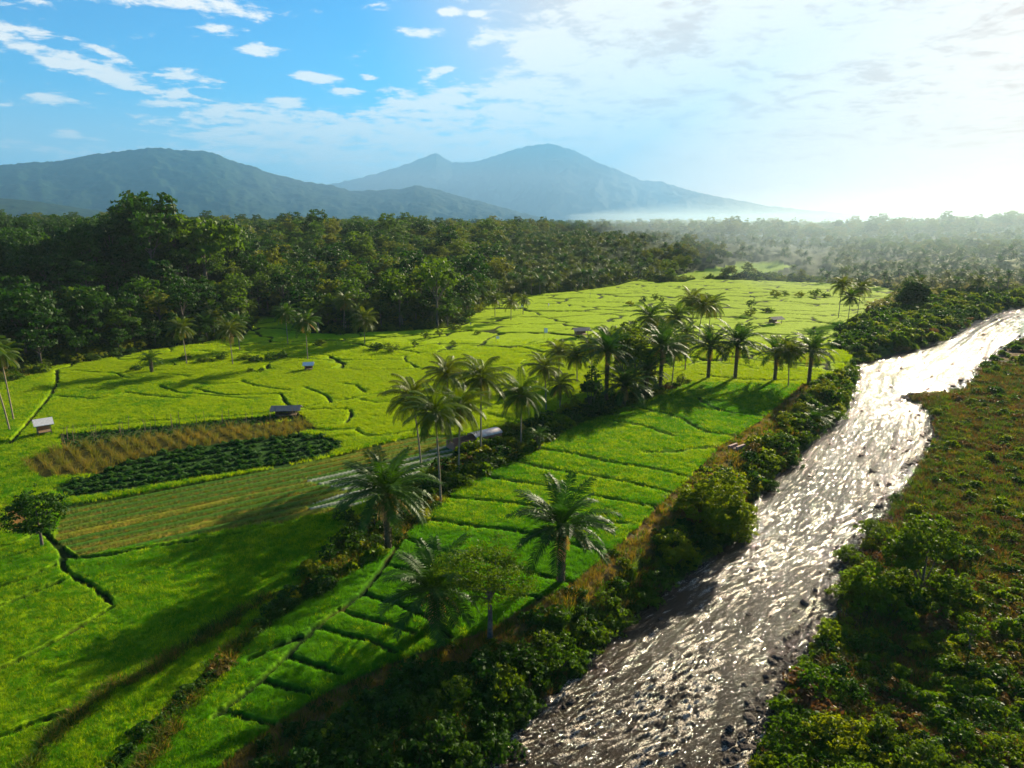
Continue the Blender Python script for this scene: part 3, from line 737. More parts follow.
def by_pixel_palm(kind, bx, by, cx, cy, label, group=None, s=None, rad_px=None, **kw):
    x, y = gp(bx, by); z = zat(x, y)
    if z < -0.3:
        x, y = gp(bx, by, z); 
    d = depth_at(x, y, z)
    # crown height at the same depth
    b = (384 - cy) / F; u = b * d
    zt = CH + (u - y * sp) / cp; a = (cx - W / 2) / F * d
    if rad_px: s = (1.0 if kind == 'oil' else 1.08) * rad_px / F * d / (4.7 if kind == 'oil' else 3.9)
    if kind == 'oil': return oil_palm((a * 0.5 + x * 0.5, y, z), zt - z, label, group, s or 1.0, **kw)
    return coconut_palm((x, y, z), zt - z, (a - x, random.uniform(-1, 1)), label, group, s or 1.0, **kw)

# ---- palms traced one by one:  base column/row, crown column/row, crown radius in pixels, label
OILS = [
 (389, 550, 388, 490, 46, 'stout oil palm at the corner of the rice strip, nearest the mulched vegetable rows'),
 (560, 585, 562, 524, 47, 'oil palm beside the dry grass path, on the river side of the rice strip'),
 (436, 630, 434, 588, 50, 'low wide oil palm standing alone in dark rice beside a small feathery tree'),
 (708, 380, 708, 347, 22, 'first and leftmost oil palm of the row at the far end of the rice strip'),
 (735, 380, 735, 345, 26, 'large second oil palm from the left in the row ending the rice strip'),
 (774, 382, 775, 354, 20, 'third oil palm from the left in the row ending the rice strip'),
 (808, 385, 809, 352, 23, 'rightmost oil palm of the row ending the rice strip, nearest the river bank'),
 (660, 392, 660, 348, 26, 'oil palm with a thick dark trunk in the middle of the palm belt'),
 (624, 408, 624, 386, 26, 'short dense oil palm in the shaded belt just right of the dark conical tree'),
 (606, 404, 606, 352, 24, 'oil palm with a broad crown rising behind the dark conical tree'),
 (645, 398, 646, 374, 20, 'low oil palm half hidden between two taller palms of the belt'),
]
for bx, by, cx, cy, r_, lb in OILS: by_pixel_palm('oil', bx, by, cx, cy, lb, 'oil palms along the rice strip', rad_px=r_)
by_pixel_palm('oil', 812, 432, 812, 420, 'young trunkless palm spreading over the river bank at the river bend', 'young palms by the river', rad_px=26, young=True)
by_pixel_palm('oil', 538, 452, 538, 436, 'young leafy palm at the foot of a coconut palm above the strip corner', 'young palms by the river', rad_px=16, young=True)

COCOS = [
 (421, 466, 415, 397, 24, 'leftmost coconut palm of the tall cluster beside the mulched rows', 0.35),
 (441, 503, 438, 410, 26, 'coconut palm of the tall cluster with the longest pale bare trunk', 0.45),
 (451, 446, 448, 374, 20, 'highest coconut palm at the back of the cluster beside the mulched rows', 0.4),
 (459, 477, 462, 404, 24, 'coconut palm in the middle of the tall cluster, in front of the long roof', 0.5),
 (481, 456, 482, 378, 25, 'rightmost coconut palm of the tall cluster, over the end of the long roof', 0.5),
 (521, 448, 521, 394, 22, 'coconut palm standing apart between the tall cluster and the rest of the belt', 0.4),
 (546, 412, 544, 367, 17, 'slim coconut palm left of a yellowish one at the start of the belt', 0.35),
 (560, 410, 560, 384, 14, 'small yellowish coconut palm under two taller ones in the belt', 0.6),
 (559, 380, 558, 351, 14, 'coconut palm in the back row of the belt beside the terraced paddies', 0.4),
 (577, 384, 576, 356, 13, 'slender coconut palm behind the gap before the dark conical tree', 0.5),
 (608, 384, 610, 340, 17, 'coconut palm with a shaggy dark crown over the middle of the belt', 0.4),
 (640, 372, 647, 318, 16, 'tall coconut palm with a leaning trunk above orange-leaved bushes', 0.55),
 (666, 352, 674, 317, 15, 'tall coconut palm left of the trio behind the belt', 0.5),
 (693, 342, 690, 302, 13, 'left palm of the tall trio standing in open paddies behind the belt', 0.4),
 (698, 345, 700, 306, 13, 'middle palm of the tall trio standing in open paddies behind the belt', 0.45),
 (708, 340, 709, 306, 13, 'right palm of the tall trio, with yellow hanging fronds', 0.6),
 (672, 384, 674, 347, 14, 'coconut palm with thin trunk left of the first oil palm of the row', 0.6),
 (788, 388, 787, 353, 14, 'thin coconut palm between the two rightmost oil palms of the row', 0.35),
 (838, 320, 839, 286, 10, 'left palm of the three beside the riverside scrub, near the dark round tree', 0.45),
 (848, 321, 848, 298, 9, 'short middle palm of the three beside the riverside scrub', 0.45),
 (857, 318, 859, 289, 10, 'right palm of the three beside the riverside scrub', 0.5),
 (10, 432, 1, 347, 18, 'leftmost tall coconut palm with bent trunk near the small white-roofed hut', 0.5),
 (14, 422, 9, 355, 17, 'tall coconut palm just behind the leftmost one near the small white-roofed hut', 0.5),
 (187, 366, 186, 328, 12, 'coconut palm in front of the dark forest right of a squat palm', 0.5),
 (233, 366, 233, 330, 13, 'coconut palm in front of the dark forest with a big pale dead frond', 0.6),
 (240, 352, 240, 323, 11, 'coconut palm close behind the one with the pale dead frond', 0.55),
 (308, 362, 308, 322, 14, 'coconut palm on thin trunk in front of a dark forest hollow', 0.45),
 (288, 345, 287, 314, 11, 'coconut palm against the forest left of the dark hollow', 0.5),
 (344, 334, 347, 301, 11, 'coconut palm against the forest with leaning pale trunk', 0.5),
 (365, 346, 365, 320, 13, 'round-headed palm at the forest edge above the green garden patch', 0.4),
 (495, 318, 495, 299, 9, 'left palm of the pair standing where the forest edge meets bright paddies', 0.4),
 (511, 322, 511, 302, 9, 'right palm of the pair standing where the forest edge meets bright paddies', 0.4),
 (630, 380, 628, 338, 15, 'bushy-headed coconut palm left of the yellow-leaved tree in the belt', 0.5),
 (655, 376, 656, 332, 15, 'coconut palm behind the thick dark trunk in the middle of the belt', 0.6),
 (592, 380, 590, 346, 14, 'coconut palm standing behind the dark conical tree', 0.4),
 (685, 372, 684, 334, 13, 'coconut palm at the right end of the belt, before the palm row', 0.6),
 (523, 316, 524, 300, 7, 'smaller coconut palm behind the pair at the forest edge', 0.4),
]
for bx, by, cx, cy, r_, lb, dd in COCOS: by_pixel_palm('coco', bx, by, cx, cy, lb, 'coconut palms around the paddies', rad_px=r_, dead=dd)
by_pixel_palm('oil', 152, 374, 152, 360, 'squat palm in front of the dark forest, spreading over the paddy edge', 'young palms by the river', rad_px=15, young=True)

# ------------------------------------------------------------------ broadleaf trees and shrubs
TREE = []     # (trunk mesh, crown mesh) pairs
for i in range(6):
    TREE.append(broadleaf(300 + i, [5.0, 4.2, 5.6, 4.6, 3.8, 5.2][i], [6.0, 7.0, 5.2, 4.2, 6.5, 8][i], [0.75, 1.0, 0.6, 0.8, 1.1, 0.85][i], 7, 1.15, 0.38, 1.0, 16))
for t, c in TREE: t.materials.append(M['bark'])
def with_mat(me, mat):
    m2 = me.copy(); m2.materials.clear(); m2.materials.append(mat); return m2
CROWN = {k: [with_mat(c, M[k]) for _, c in TREE] for k in ('forest_dark', 'forest_mid', 'forest_olive')}
SHR = [dome_shrub(400 + i, [2.0, 2.4, 1.7, 2.2][i], [2.2, 2.6, 2.4, 1.8][i], 0.15, 11, 6, 0.42) for i in range(4)]
for s_, _ in SHR: s_.materials.append(M['bark'])
FOL = {k: [with_mat(f, M[k]) for _, f in SHR] for k in ('shrub', 'shrub_dark', 'shrub_yellow', 'shrub_brown', 'scrub_pale')}

def tree_thing(name, x, y, z, i, mk, s, label, cat, group, rz=None, sz=1.0):
    root = empty(name, (x, y, z), rz if rz is not None else random.uniform(0, 6.28), label, cat, group)
    root.scale = (s, s, s * sz)
    link('trunk', TREE[i][0], None, root); link('crown', CROWN[mk][i], None, root); return root
def shrub_thing(x, y, z, i, mk, s, label, group, sz=1.0):
    root = empty('shrub', (x, y, z), random.uniform(0, 6.28), label, 'shrub', group)
    root.scale = (s, s, s * sz)
    link('stem', SHR[i][0], None, root); link('foliage', FOL[mk][i], None, root); return root
def bush_px(px, py, r_px, mk, label, group, z=None, i=None, sz=1.0):
    """px, py: where the bush meets the ground"""
    x, y = gp(px, py, -1.5)
    for _ in range(3):
        zz = max(zat(x, y), -3.6); x, y = gp(px, py, zz)
    s = r_px / F * depth_at(x, y, zz) / 2.1
    return shrub_thing(x, y, zz, random.randrange(4) if i is None else i, mk, s, label, group, sz)

# single trees one can point to
def tree_px(px, py, top_py, mk, i, label, group=None, name='tree', wscale=1.0):
    x, y = gp(px, py); z = zat(x, y); x, y = gp(px, py, z); d = depth_at(x, y, z)
    hgt = (py - top_py) / F * d / cp
    me = CROWN[mk][i]; zmax = 1.0 * max(v.co.z for v in me.vertices)
    s = hgt / zmax
    r = tree_thing(name, x, y, z, i, mk, s, label, 'tree', group); r.scale = (s * wscale, s * wscale, s); return r
# low branched trees need their own shapes
def special_tree(px, py, top_py, w_px, seed, mk, label, trunk_frac=0.3, nl=7, clump=0.6, leaf=0.2, dens=2.2, leaves=16, group=None, tall=0.9, z0=None):
    x, y = gp(px, py); z = zat(x, y) if z0 is None else z0; x, y = gp(px, py, z); d = depth_at(x, y, z)
    hgt = (py - top_py) / F * d / cp; Rr = w_px / F * d
    th = hgt * trunk_frac; tl = (hgt - th) / Rr / 1.65
    t, c = broadleaf(seed, Rr, th, tl, nl, clump, leaf, dens * (4 / Rr) ** 0.5, leaves)
    root = empty('tree', (x, y, z), 0, label, 'tree', group)
    link('trunk', t, M['bark'], root); link('crown', c, M[mk], root); return root
special_tree(42, 546, 483, 28, 501, 'shrub_dark', 'small dark leafy tree on a pale trunk beside the orange soil patch', 0.25, 8, 0.6, 0.2, 4.0)
special_tree(591, 418, 362, 13, 502, 'shrub_dark', 'dark dense cone-shaped tree in the palm belt', 0.03, 8, 0.7, 0.26, 7.0)
special_tree(911, 308, 281, 14, 503, 'forest_dark', 'dark round tree standing alone between far paddies and riverside scrub', 0.03, 8, 1.2, 0.5, 5.0)
special_tree(634, 392, 322, 17, 504, 'shrub_yellow', 'tree with yellow and orange leaves among the palms of the belt', 0.25, 7, 0.7, 0.25, 4.0)
special_tree(622, 390, 322, 16, 505, 'shrub', 'leafy green tree behind the belt beside the yellow-leaved one', 0.25, 7, 0.8, 0.28, 4.0)
special_tree(751, 314, 295, 6, 506, 'shrub_dark', 'small dark pointed tree alone in the far bright paddies', 0.05)
special_tree(490, 640, 545, 52, 507, 'shrub', 'sparse feathery tree spreading its thin crown over the rice strip', 0.6, 12, 0.8, 0.11, 2.6, 26, tall=0.3)
special_tree(716, 542, 462, 42, 508, 'shrub_yellow', 'large sunlit rounded tree leaning over the left bank of the river', 0.06, 9, 0.55, 0.19, 7.0, 20)
special_tree(672, 572, 526, 25, 509, 'shrub_yellow', 'round yellow-green tree on the bank just below the large rounded one', 0.05, 8, 0.45, 0.17, 8.0, 20)
special_tree(968, 655, 610, 17, 510, 'shrub', 'small spindly tree with thin trunk on the open scrub of the right bank', 0.45, 6, 0.4, 0.14, 5)
special_tree(922, 590, 505, 40, 511, 'shrub', 'biggest dome-shaped tree on the right bank, near the water', 0.03, 9, 0.55, 0.19, 7.0, 20)
special_tree(868, 604, 560, 26, 512, 'shrub_yellow', 'bright green rounded tree at the edge of the right bank', 0.03, 8, 0.5, 0.17, 7.0, 20)
special_tree(310, 575, 560, 12, 513, 'shrub_yellow', 'low sunlit bush-like tree on the rough bank by the shaded paddy', 0.1, dens=6)

# shrubs traced along the left bank (foot of the bush)
LB = [(640, 600, 22, 'shrub'), (617, 624, 22, 'shrub'), (592, 645, 24, 'shrub'), (560, 668, 26, 'shrub'), (575, 640, 20, 'shrub'), (530, 690, 28, 'shrub_dark'), (545, 655, 22, 'shrub'), (520, 720, 30, 'shrub_dark'), (500, 690, 26, 'shrub'),
      (480, 735, 32, 'shrub_dark'), (455, 700, 24, 'shrub'), (440, 740, 30, 'shrub_dark'), (420, 775, 34, 'shrub_dark'), (400, 720, 26, 'shrub_dark'), (465, 780, 34, 'shrub_dark'), (375, 755, 28, 'shrub_dark'), (350, 720, 20, 'shrub'), (345, 775, 30, 'shrub_dark'), (330, 745, 22, 'shrub'), (305, 780, 28, 'shrub_dark'), (520, 660, 20, 'shrub_dark'), (390, 790, 30, 'shrub_dark'), (500, 760, 30, 'shrub_dark'), (700, 552, 22, 'shrub_dark'), (735, 530, 18, 'shrub_dark'),
      (655, 590, 20, 'shrub'), (605, 605, 14, 'shrub'), (690, 520, 16, 'shrub_brown'), (745, 490, 18, 'shrub_yellow'), (765, 468, 18, 'shrub'), (782, 452, 18, 'shrub_dark'), (795, 440, 16, 'shrub'), (770, 446, 14, 'shrub_yellow'), (810, 437, 16, 'shrub_dark'), (830, 420, 15, 'shrub'), (842, 398, 14, 'shrub'), (848, 380, 12, 'shrub_yellow'), (838, 405, 12, 'shrub_yellow'), (825, 395, 12, 'shrub_yellow'), (800, 412, 12, 'shrub_yellow'), (785, 425, 12, 'shrub_yellow'), (755, 455, 12, 'shrub_brown'), (790, 466, 14, 'shrub_dark'), (768, 490, 14, 'shrub_dark')]
for px, py, r_, mk in LB:
    bush_px(px, py, r_, mk, 'leafy shrub crowding the left bank between the dry grass path and the river', 'shrubs on the left river bank')
RBK = [(845, 600, 18), (830, 640, 20), (860, 650, 18), (812, 690, 26), (850, 700, 22), (790, 735, 26), (835, 745, 28), (880, 740, 24), (800, 785, 30), (860, 790, 28), (920, 770, 26), (905, 700, 16), (960, 745, 24), (1000, 760, 24), (940, 620, 18), (890, 615, 22), (905, 560, 18), (875, 540, 18), (950, 560, 20), (995, 720, 16), (1015, 690, 16), (780, 755, 20), (850, 560, 18), (930, 800, 30), (980, 800, 26), (1020, 640, 10), (985, 590, 12), (1010, 540, 12)]
for px, py, r_ in RBK:
    bush_px(px, py, r_, random.choice(['shrub', 'shrub_dark', 'shrub', 'shrub_yellow']), 'leafy shrub in the dense scrub of the right bank near the water', 'shrubs on the right river bank')
# the belt under the palms
BELT = [(350, 545, 22, 'shrub_dark'), (375, 530, 16, 'shrub_dark'), (345, 520, 12, 'shrub_dark'), (330, 560, 16, 'shrub_dark'), (405, 520, 14, 'shrub_dark'), (420, 505, 12, 'shrub'), (445, 485, 12, 'shrub'), (460, 480, 14, 'shrub_dark'), (470, 462, 12, 'shrub_brown'), (487, 468, 13, 'shrub_dark'), (500, 455, 12, 'shrub_dark'), (515, 460, 10, 'shrub_dark'), (430, 478, 10, 'shrub'), (556, 430, 11, 'shrub_dark'), (572, 424, 11, 'shrub_dark'), (548, 440, 10, 'shrub_dark'), (585, 420, 10, 'shrub_dark'), (605, 415, 11, 'shrub_dark'), (640, 402, 10, 'shrub_dark'), (680, 384, 9, 'shrub'), (668, 390, 8, 'shrub_brown'), (600, 400, 10, 'shrub'), (575, 405, 9, 'shrub_yellow'), (650, 380, 9, 'shrub_yellow'), (320, 590, 12, 'shrub'), (295, 600, 10, 'shrub_yellow'), (380, 548, 12, 'shrub_dark'), (530, 452, 9, 'shrub_yellow')]
for px, py, r_, mk in BELT:
    bush_px(px, py, r_, mk, 'low shrub in the shaded belt under the palms beside the rice strip', 'shrubs under the palm belt')
FS = [(137, 371, 7), (256, 362, 8), (270, 360, 9), (283, 358, 8), (246, 360, 8), (320, 345, 7), (391, 352, 8), (378, 350, 9), (415, 346, 6), (455, 330, 7), (478, 334, 4), (453, 345, 4), (440, 336, 7), (425, 338, 7), (185, 360, 7), (205, 362, 8), (222, 360, 7), (460, 324, 9), (470, 318, 8), (480, 312, 7), (30, 372, 8), (15, 380, 9), (40, 362, 8), (340, 335, 6), (250, 372, 5), (262, 371, 4), (662, 302, 5), (643, 303, 6), (630, 305, 5), (655, 300, 6), (775, 297, 6), (785, 296, 5), (800, 297, 6), (815, 296, 6), (825, 297, 5), (770, 312, 5), (766, 312, 4), (750, 316, 6)]
for px, py, r_ in FS:
    bush_px(px, py, r_, random.choice(['shrub', 'shrub_dark', 'shrub_yellow']), 'small bush at the edge of the far paddies', 'bushes around the far paddies')

# ------------------------------------------------------------------ forest: the largest as trees of their own, the far rest as one wood
def scatter_points(n, xr, yr, seed):
    rng = np.random.default_rng(seed); return rng.uniform(*xr, n), rng.uniform(*yr, n)
def grid_pts(x0, x1, y0, y1, s, seed):
    rng = np.random.default_rng(seed)
    gx, gy = np.meshgrid(np.arange(x0, x1, s), np.arange(y0, y1, s)); n = gx.size
    return gx.ravel() + rng.uniform(-0.42, 0.42, n) * s, gy.ravel() + rng.uniform(-0.42, 0.42, n) * s
X1, Y1 = grid_pts(-950, 900, 150, 720, 6.6, 21)
X2, Y2 = grid_pts(-2200, 3200, 720, 2900, 15, 22)
fx = np.concatenate([X1, X2]); fy = np.concatenate([Y1, Y2])
keep = np.abs(fx) < fy * 1.15 + 60; fx, fy = fx[keep], fy[keep]
fz, _, fcode, fd = terrain(fx, fy)
azf = fx / fy
isforest = (fcode == 0) & (fd['dF'] > 2) & (fd['dRiv'] > 14)
# open riverside scrub and palm plantations thin out the wood on the right
openr = sstep(0.30, 0.42, azf) * (fy < 520) 
PLANT = [(500, 300), (505, 262), (560, 245), (640, 245), (700, 252), (770, 259), (860, 266), (960, 272), (1060, 280), (1060, 292), (905, 300), (880, 288), (770, 283), (700, 262), (640, 270), (640, 281), (600, 290), (540, 296)]
plant = inpoly(fd['px'], fd['py'], PLANT)
isforest &= ~(plant & (fcode != 6)) & (RNG.random(fx.size) > openr * 0.93)
isforest &= fcode != 6
isforest &= ~((azf > 0.1) & (fy < 620) & (RNG.random(fx.size) < 0.6))
fx2, fy2, fz2 = fx[isforest], fy[isforest], fz[isforest]; azz = fx2 / fy2
fdist = np.hypot(fx2, fy2); pxf, pyf = proj(fx2, fy2, fz2 + 10)
inview = (pxf > -30) & (pxf < 1054)
bigs = np.where(fy2 > 720, 1.55, 1.0) * np.clip(RNG.lognormal(0, 0.27, fx2.size), 0.5, 1.9)
bigs = np.where(fy2 > 720, np.minimum(bigs, 1.9), bigs)
bigs = np.where((azz > 0.12) & (fy2 < 900), np.minimum(bigs * 0.72, 0.95), bigs)
bigs = np.where((np.abs(fx2 + 165) < 30) & (np.abs(fy2 - 310) < 45), np.maximum(bigs, 0.9) * 1.25, bigs)
# colour mix: dark on the left, more olive towards the middle
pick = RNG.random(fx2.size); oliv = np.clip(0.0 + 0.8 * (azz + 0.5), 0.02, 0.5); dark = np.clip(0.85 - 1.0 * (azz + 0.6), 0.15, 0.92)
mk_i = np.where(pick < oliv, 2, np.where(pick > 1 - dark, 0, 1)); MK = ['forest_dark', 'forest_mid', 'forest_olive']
shape = RNG.integers(0, 6, fx2.size)
order = np.argsort(np.where(inview, fdist, 1e9))
single = np.zeros(fx2.size, bool); single[order[:285]] = True
WORDS = {0: 'dark green', 1: 'mid green', 2: 'olive green'}
for k in np.where(single)[0]:
    a = azz[k]; zone = 'dense forest left of the paddies' if a < -0.28 else ('forest edge behind the middle paddies' if a < 0.2 else 'scattered wood beyond the river bend')
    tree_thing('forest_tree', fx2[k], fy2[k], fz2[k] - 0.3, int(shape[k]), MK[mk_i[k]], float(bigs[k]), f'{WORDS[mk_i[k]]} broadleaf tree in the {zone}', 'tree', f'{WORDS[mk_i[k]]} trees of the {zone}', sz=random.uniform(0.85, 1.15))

for px, tz, mk, si, lb in ((150, 190, 'forest_dark', 0, 'tallest dark tree crowning the knoll of the left forest, against the hills'), (172, 198, 'forest_dark', 4, 'tall dark tree just right of the tallest one on the forest knoll'), (130, 206, 'forest_dark', 1, 'tall dark tree on the left shoulder of the forest knoll'), (200, 212, 'forest_mid', 2, 'tall tree with a looser crown right of the forest knoll')):
    yy_ = 300.0; xx_ = (px - 512) / F * depth_at(0, yy_, 40); zz_ = zat(xx_, yy_)
    b_ = (384 - tz) / F; ztop = CH + (b_ * depth_at(xx_, yy_, 50) - yy_ * sp) / cp
    s_ = (ztop - zz_) / max(v.co.z for v in CROWN[mk][si].vertices)
    r_ = tree_thing('emergent_tree', xx_, yy_, zz_ - 0.3, si, mk, s_, lb, 'tree', None)
# geometry-node scattering of what nobody could count
def scatter(name, pts, rotz, scl, idx, objs, label=None, tilt=None):
    me = bpy.data.meshes.new(name); me.vertices.add(len(pts)); me.vertices.foreach_set('co', np.asarray(pts, np.float32).ravel()); me.update()
    rot = np.zeros((len(pts), 3), np.float32); rot[:, 2] = rotz
    if tilt is not None: rot[:, 0] = tilt
    a = me.attributes.new('rot', 'FLOAT_VECTOR', 'POINT'); a.data.foreach_set('vector', rot.ravel())
    sc3 = np.asarray(scl, np.float32)
    if sc3.ndim == 1: sc3 = np.repeat(sc3[:, None], 3, 1)
    a = me.attributes.new('scl', 'FLOAT_VECTOR', 'POINT'); a.data.foreach_set('vector', np.ascontiguousarray(sc3, np.float32).ravel())
    a = me.attributes.new('idx', 'INT', 'POINT'); a.data.foreach_set('value', np.asarray(idx, np.int32))
    o = bpy.data.objects.new(name, me); C.objects.link(o); tag(o, kind='stuff')
    if label: o['label'] = label
    ng = bpy.data.node_groups.new(name + '_nodes', 'GeometryNodeTree')
    ng.interface.new_socket('Geometry', in_out='INPUT', socket_type='NodeSocketGeometry'); ng.interface.new_socket('Geometry', in_out='OUTPUT', socket_type='NodeSocketGeometry')
    gi = ng.nodes.new('NodeGroupInput'); go = ng.nodes.new('NodeGroupOutput'); L = ng.links.new
    iop = ng.nodes.new('GeometryNodeInstanceOnPoints'); m2p = ng.nodes.new('GeometryNodeMeshToPoints')
    L(gi.outputs[0], m2p.inputs['Mesh']); L(m2p.outputs[0], iop.inputs['Points'])
    jn = ng.nodes.new('GeometryNodeGeometryToInstance')
    for ob in reversed(objs):
        n = ng.nodes.new('GeometryNodeObjectInfo'); n.inputs['Object'].default_value = ob; n.inputs['As Instance'].default_value = False; n.transform_space = 'ORIGINAL'
        L(n.outputs['Geometry'], jn.inputs[0])
    L(jn.outputs[0], iop.inputs['Instance']); iop.inputs['Pick Instance'].default_value = True
    def attr(nm, dt):
        n = ng.nodes.new('GeometryNodeInputNamedAttribute'); n.data_type = dt; n.inputs['Name'].default_value = nm; return n
    ai = attr('idx', 'INT'); L([s for s in ai.outputs if s.enabled][0], iop.inputs['Instance Index'])
    ar = attr('rot', 'FLOAT_VECTOR'); e2r = ng.nodes.new('FunctionNodeEulerToRotation'); L([s for s in ar.outputs if s.enabled][0], e2r.inputs[0]); L(e2r.outputs[0], iop.inputs['Rotation'])
    as_ = attr('scl', 'FLOAT_VECTOR'); L([s for s in as_.outputs if s.enabled][0], iop.inputs['Scale'])
    L(iop.outputs[0], go.inputs[0])
    md = o.modifiers.new('scatter', 'NODES'); md.node_group = ng; return o

def source(me_key, pred):
    for ob in bpy.data.objects:
        if ob.data is me_key: return ob
    # make sure a real plant of this kind stands somewhere in the wood
    return None
srcs = []; src_of = {}
rest = np.where(~single)[0]
used = iter(rest)
for mi, mk in enumerate(MK):
    for si in range(6):
        ob = source(CROWN[mk][si], None)
        if ob is None:
            k = next(u for u in used if inview[u]); 
            r = tree_thing('forest_tree', fx2[k], fy2[k], fz2[k] - 0.3, si, mk, float(bigs[k]), f'{WORDS[mi]} broadleaf tree deep in the wood beyond the paddies', 'tree', 'trees deep in the wood')
            ob = [c for c in r.children if c.name.startswith('crown')][0]; single[k] = True
        src_of[(mi, si)] = len(srcs); srcs.append(ob)
rest = np.where(~single)[0]
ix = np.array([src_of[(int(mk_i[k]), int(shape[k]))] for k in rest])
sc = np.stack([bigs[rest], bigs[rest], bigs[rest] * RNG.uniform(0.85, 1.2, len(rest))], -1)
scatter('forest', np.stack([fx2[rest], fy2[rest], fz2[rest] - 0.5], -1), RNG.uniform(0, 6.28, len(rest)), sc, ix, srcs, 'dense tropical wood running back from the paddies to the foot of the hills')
print('forest trees', len(rest), 'single', int(single.sum()))

# palm plantations beyond the paddies
px_, py_ = grid_pts(-170, 1300, 190, 1100, 8.5, 31)
k = np.abs(px_) < py_ * 0.95; px_, py_ = px_[k], py_[k]
pz_, _, pcode, pd = terrain(px_, py_)
pl = inpoly(pd['px'], pd['py'], PLANT) & (pcode != 6) & (pd['dRiv'] > 10)
edge_p = (pcode == 0) & (pd['dF'] < 22) & (pd['dF'] > 2) & (RNG.random(px_.size) < 0.75) & (px_ / py_ > -0.5)
thin = np.where(px_ / py_ > 0.12, 0.33, 0.8) * np.where(inpoly(pd['px'], pd['py'], [(640, 283), (640, 262), (700, 255), (840, 258), (840, 285)]), 0.35, 1)
sel = np.where((pl & (RNG.random(px_.size) < thin)) | (edge_p & (px_ / py_ < 0.2)))[0]
sel = sel[np.argsort(np.hypot(px_[sel], py_[sel]))]
near_s, far_s = sel[:240], sel[240:]
TRK = []
for i in range(3):
    tv, tq = tube([(0, 0, -0.5), (0.1, 0, 3), (0.3, 0, 7)], [0.3, 0.2, 0.16], 7); mb = MB(); mb.add(tv, tq); t_ = mb.mesh('trunk', True); t_.materials.append(M['palm_trunk']); TRK.append(t_)
for n_, k in enumerate(near_s):
    hh = random.uniform(0.6, 1.4)
    root = empty('plantation_palm', (px_[k], py_[k], pz_[k]), random.uniform(0, 6), 'palm of the hazy plantation at the far edge of the paddies', 'palm tree', 'palms of the far plantation')
    t = link('trunk', TRK[0], None, root); t.scale = (1, 1, hh)
    c = link('crown', (COCO if n_ % 3 else OIL)[n_ % 3], None, root, (0.3, 0, 7 * hh)); c.scale = (0.9,) * 3
crs = [next(o for o in bpy.data.objects if o.data is m) for m in (COCO[0], COCO[1], OIL[0], OIL[1])]
if len(far_s):
    scatter('palm_forest', np.stack([px_[far_s], py_[far_s], pz_[far_s] + RNG.uniform(3, 9, len(far_s))], -1), RNG.uniform(0, 6.28, len(far_s)), RNG.uniform(0.8, 1.15, len(far_s)), RNG.integers(0, 4, len(far_s)), crs, 'far palm plantation fading into the haze')
print('palms', len(near_s), len(far_s))

# ------------------------------------------------------------------ undergrowth, grass and rice as countless stuff
def tuft_mesh(seed, n, hgt, spread, w, lean=0.35):
    rng = np.random.default_rng(seed); V_ = []; T_ = []
    for i in range(n):
        a = rng.uniform(0, 2 * pi); r = spread * math.sqrt(rng.random()); c = np.array([cos(a) * r, sin(a) * r, 0]); b = rng.uniform(0, 2 * pi); s = np.array([cos(b), sin(b), 0]) * w
        ln = rng.uniform(0.1, lean) * hgt * np.array([cos(a + rng.uniform(-1, 1)), sin(a + rng.uniform(-1, 1)), 0]); h = hgt * rng.uniform(0.65, 1.15)
        k = len(V_); V_ += [c - s, c + s, c + ln * 0.5 + s * 0.6 + [0, 0, h * 0.65], c + ln * 0.5 - s * 0.6 + [0, 0, h * 0.65], c + ln * 1.6 + [0, 0, h]]
        T_ += [(k, k + 1, k + 2), (k, k + 2, k + 3), (k + 3, k + 2, k + 4)]
    return mesh_np('tuft', V_, None, T_)

# weeds on the rough ground: built from one clump of each kind that stands in the scene
def stuff_source(name, me, mat, loc, label):
    o = link(name, me, mat, None, loc); tag(o, label, kind='stuff'); return o
rx0, ry0 = gp(300, 700)
rice_t = [stuff_source('rice_clump', tuft_mesh(600 + i, 26, 0.42, 0.30, 0.020), M['rice' if i < 2 else 'rice_lit'], (rx0 + i * 0.5, ry0, 0.3), 'clump of young rice') for i in range(4)]
weed_t = [stuff_source('grass_clump', tuft_mesh(610 + i, 22, 0.6, 0.4, 0.03, 0.7), M[('weed', 'shrub_dark', 'shrub', 'shrub_brown')[i]], (gp(250, 640)[0] + i * 0.5, gp(250, 640)[1], 0), 'clump of rough grass') for i in range(4)]
def low_bush(seed, leaf=0.1, R_=0.7, hgt=0.7):
    return dome_shrub(seed, R_, hgt, leaf, 26, 4, 0.25)[1]
bx0, by0 = gp(960, 700, -2.5)
bush_s = []
for i, mk in enumerate(['shrub', 'shrub_dark', 'shrub_yellow', 'shrub_brown', 'scrub_pale']):
    bush_s.append(stuff_source('undergrowth_clump', low_bush(620 + i), M[mk], (bx0 + i, by0, zat(bx0 + i, by0)), 'low clump of undergrowth'))

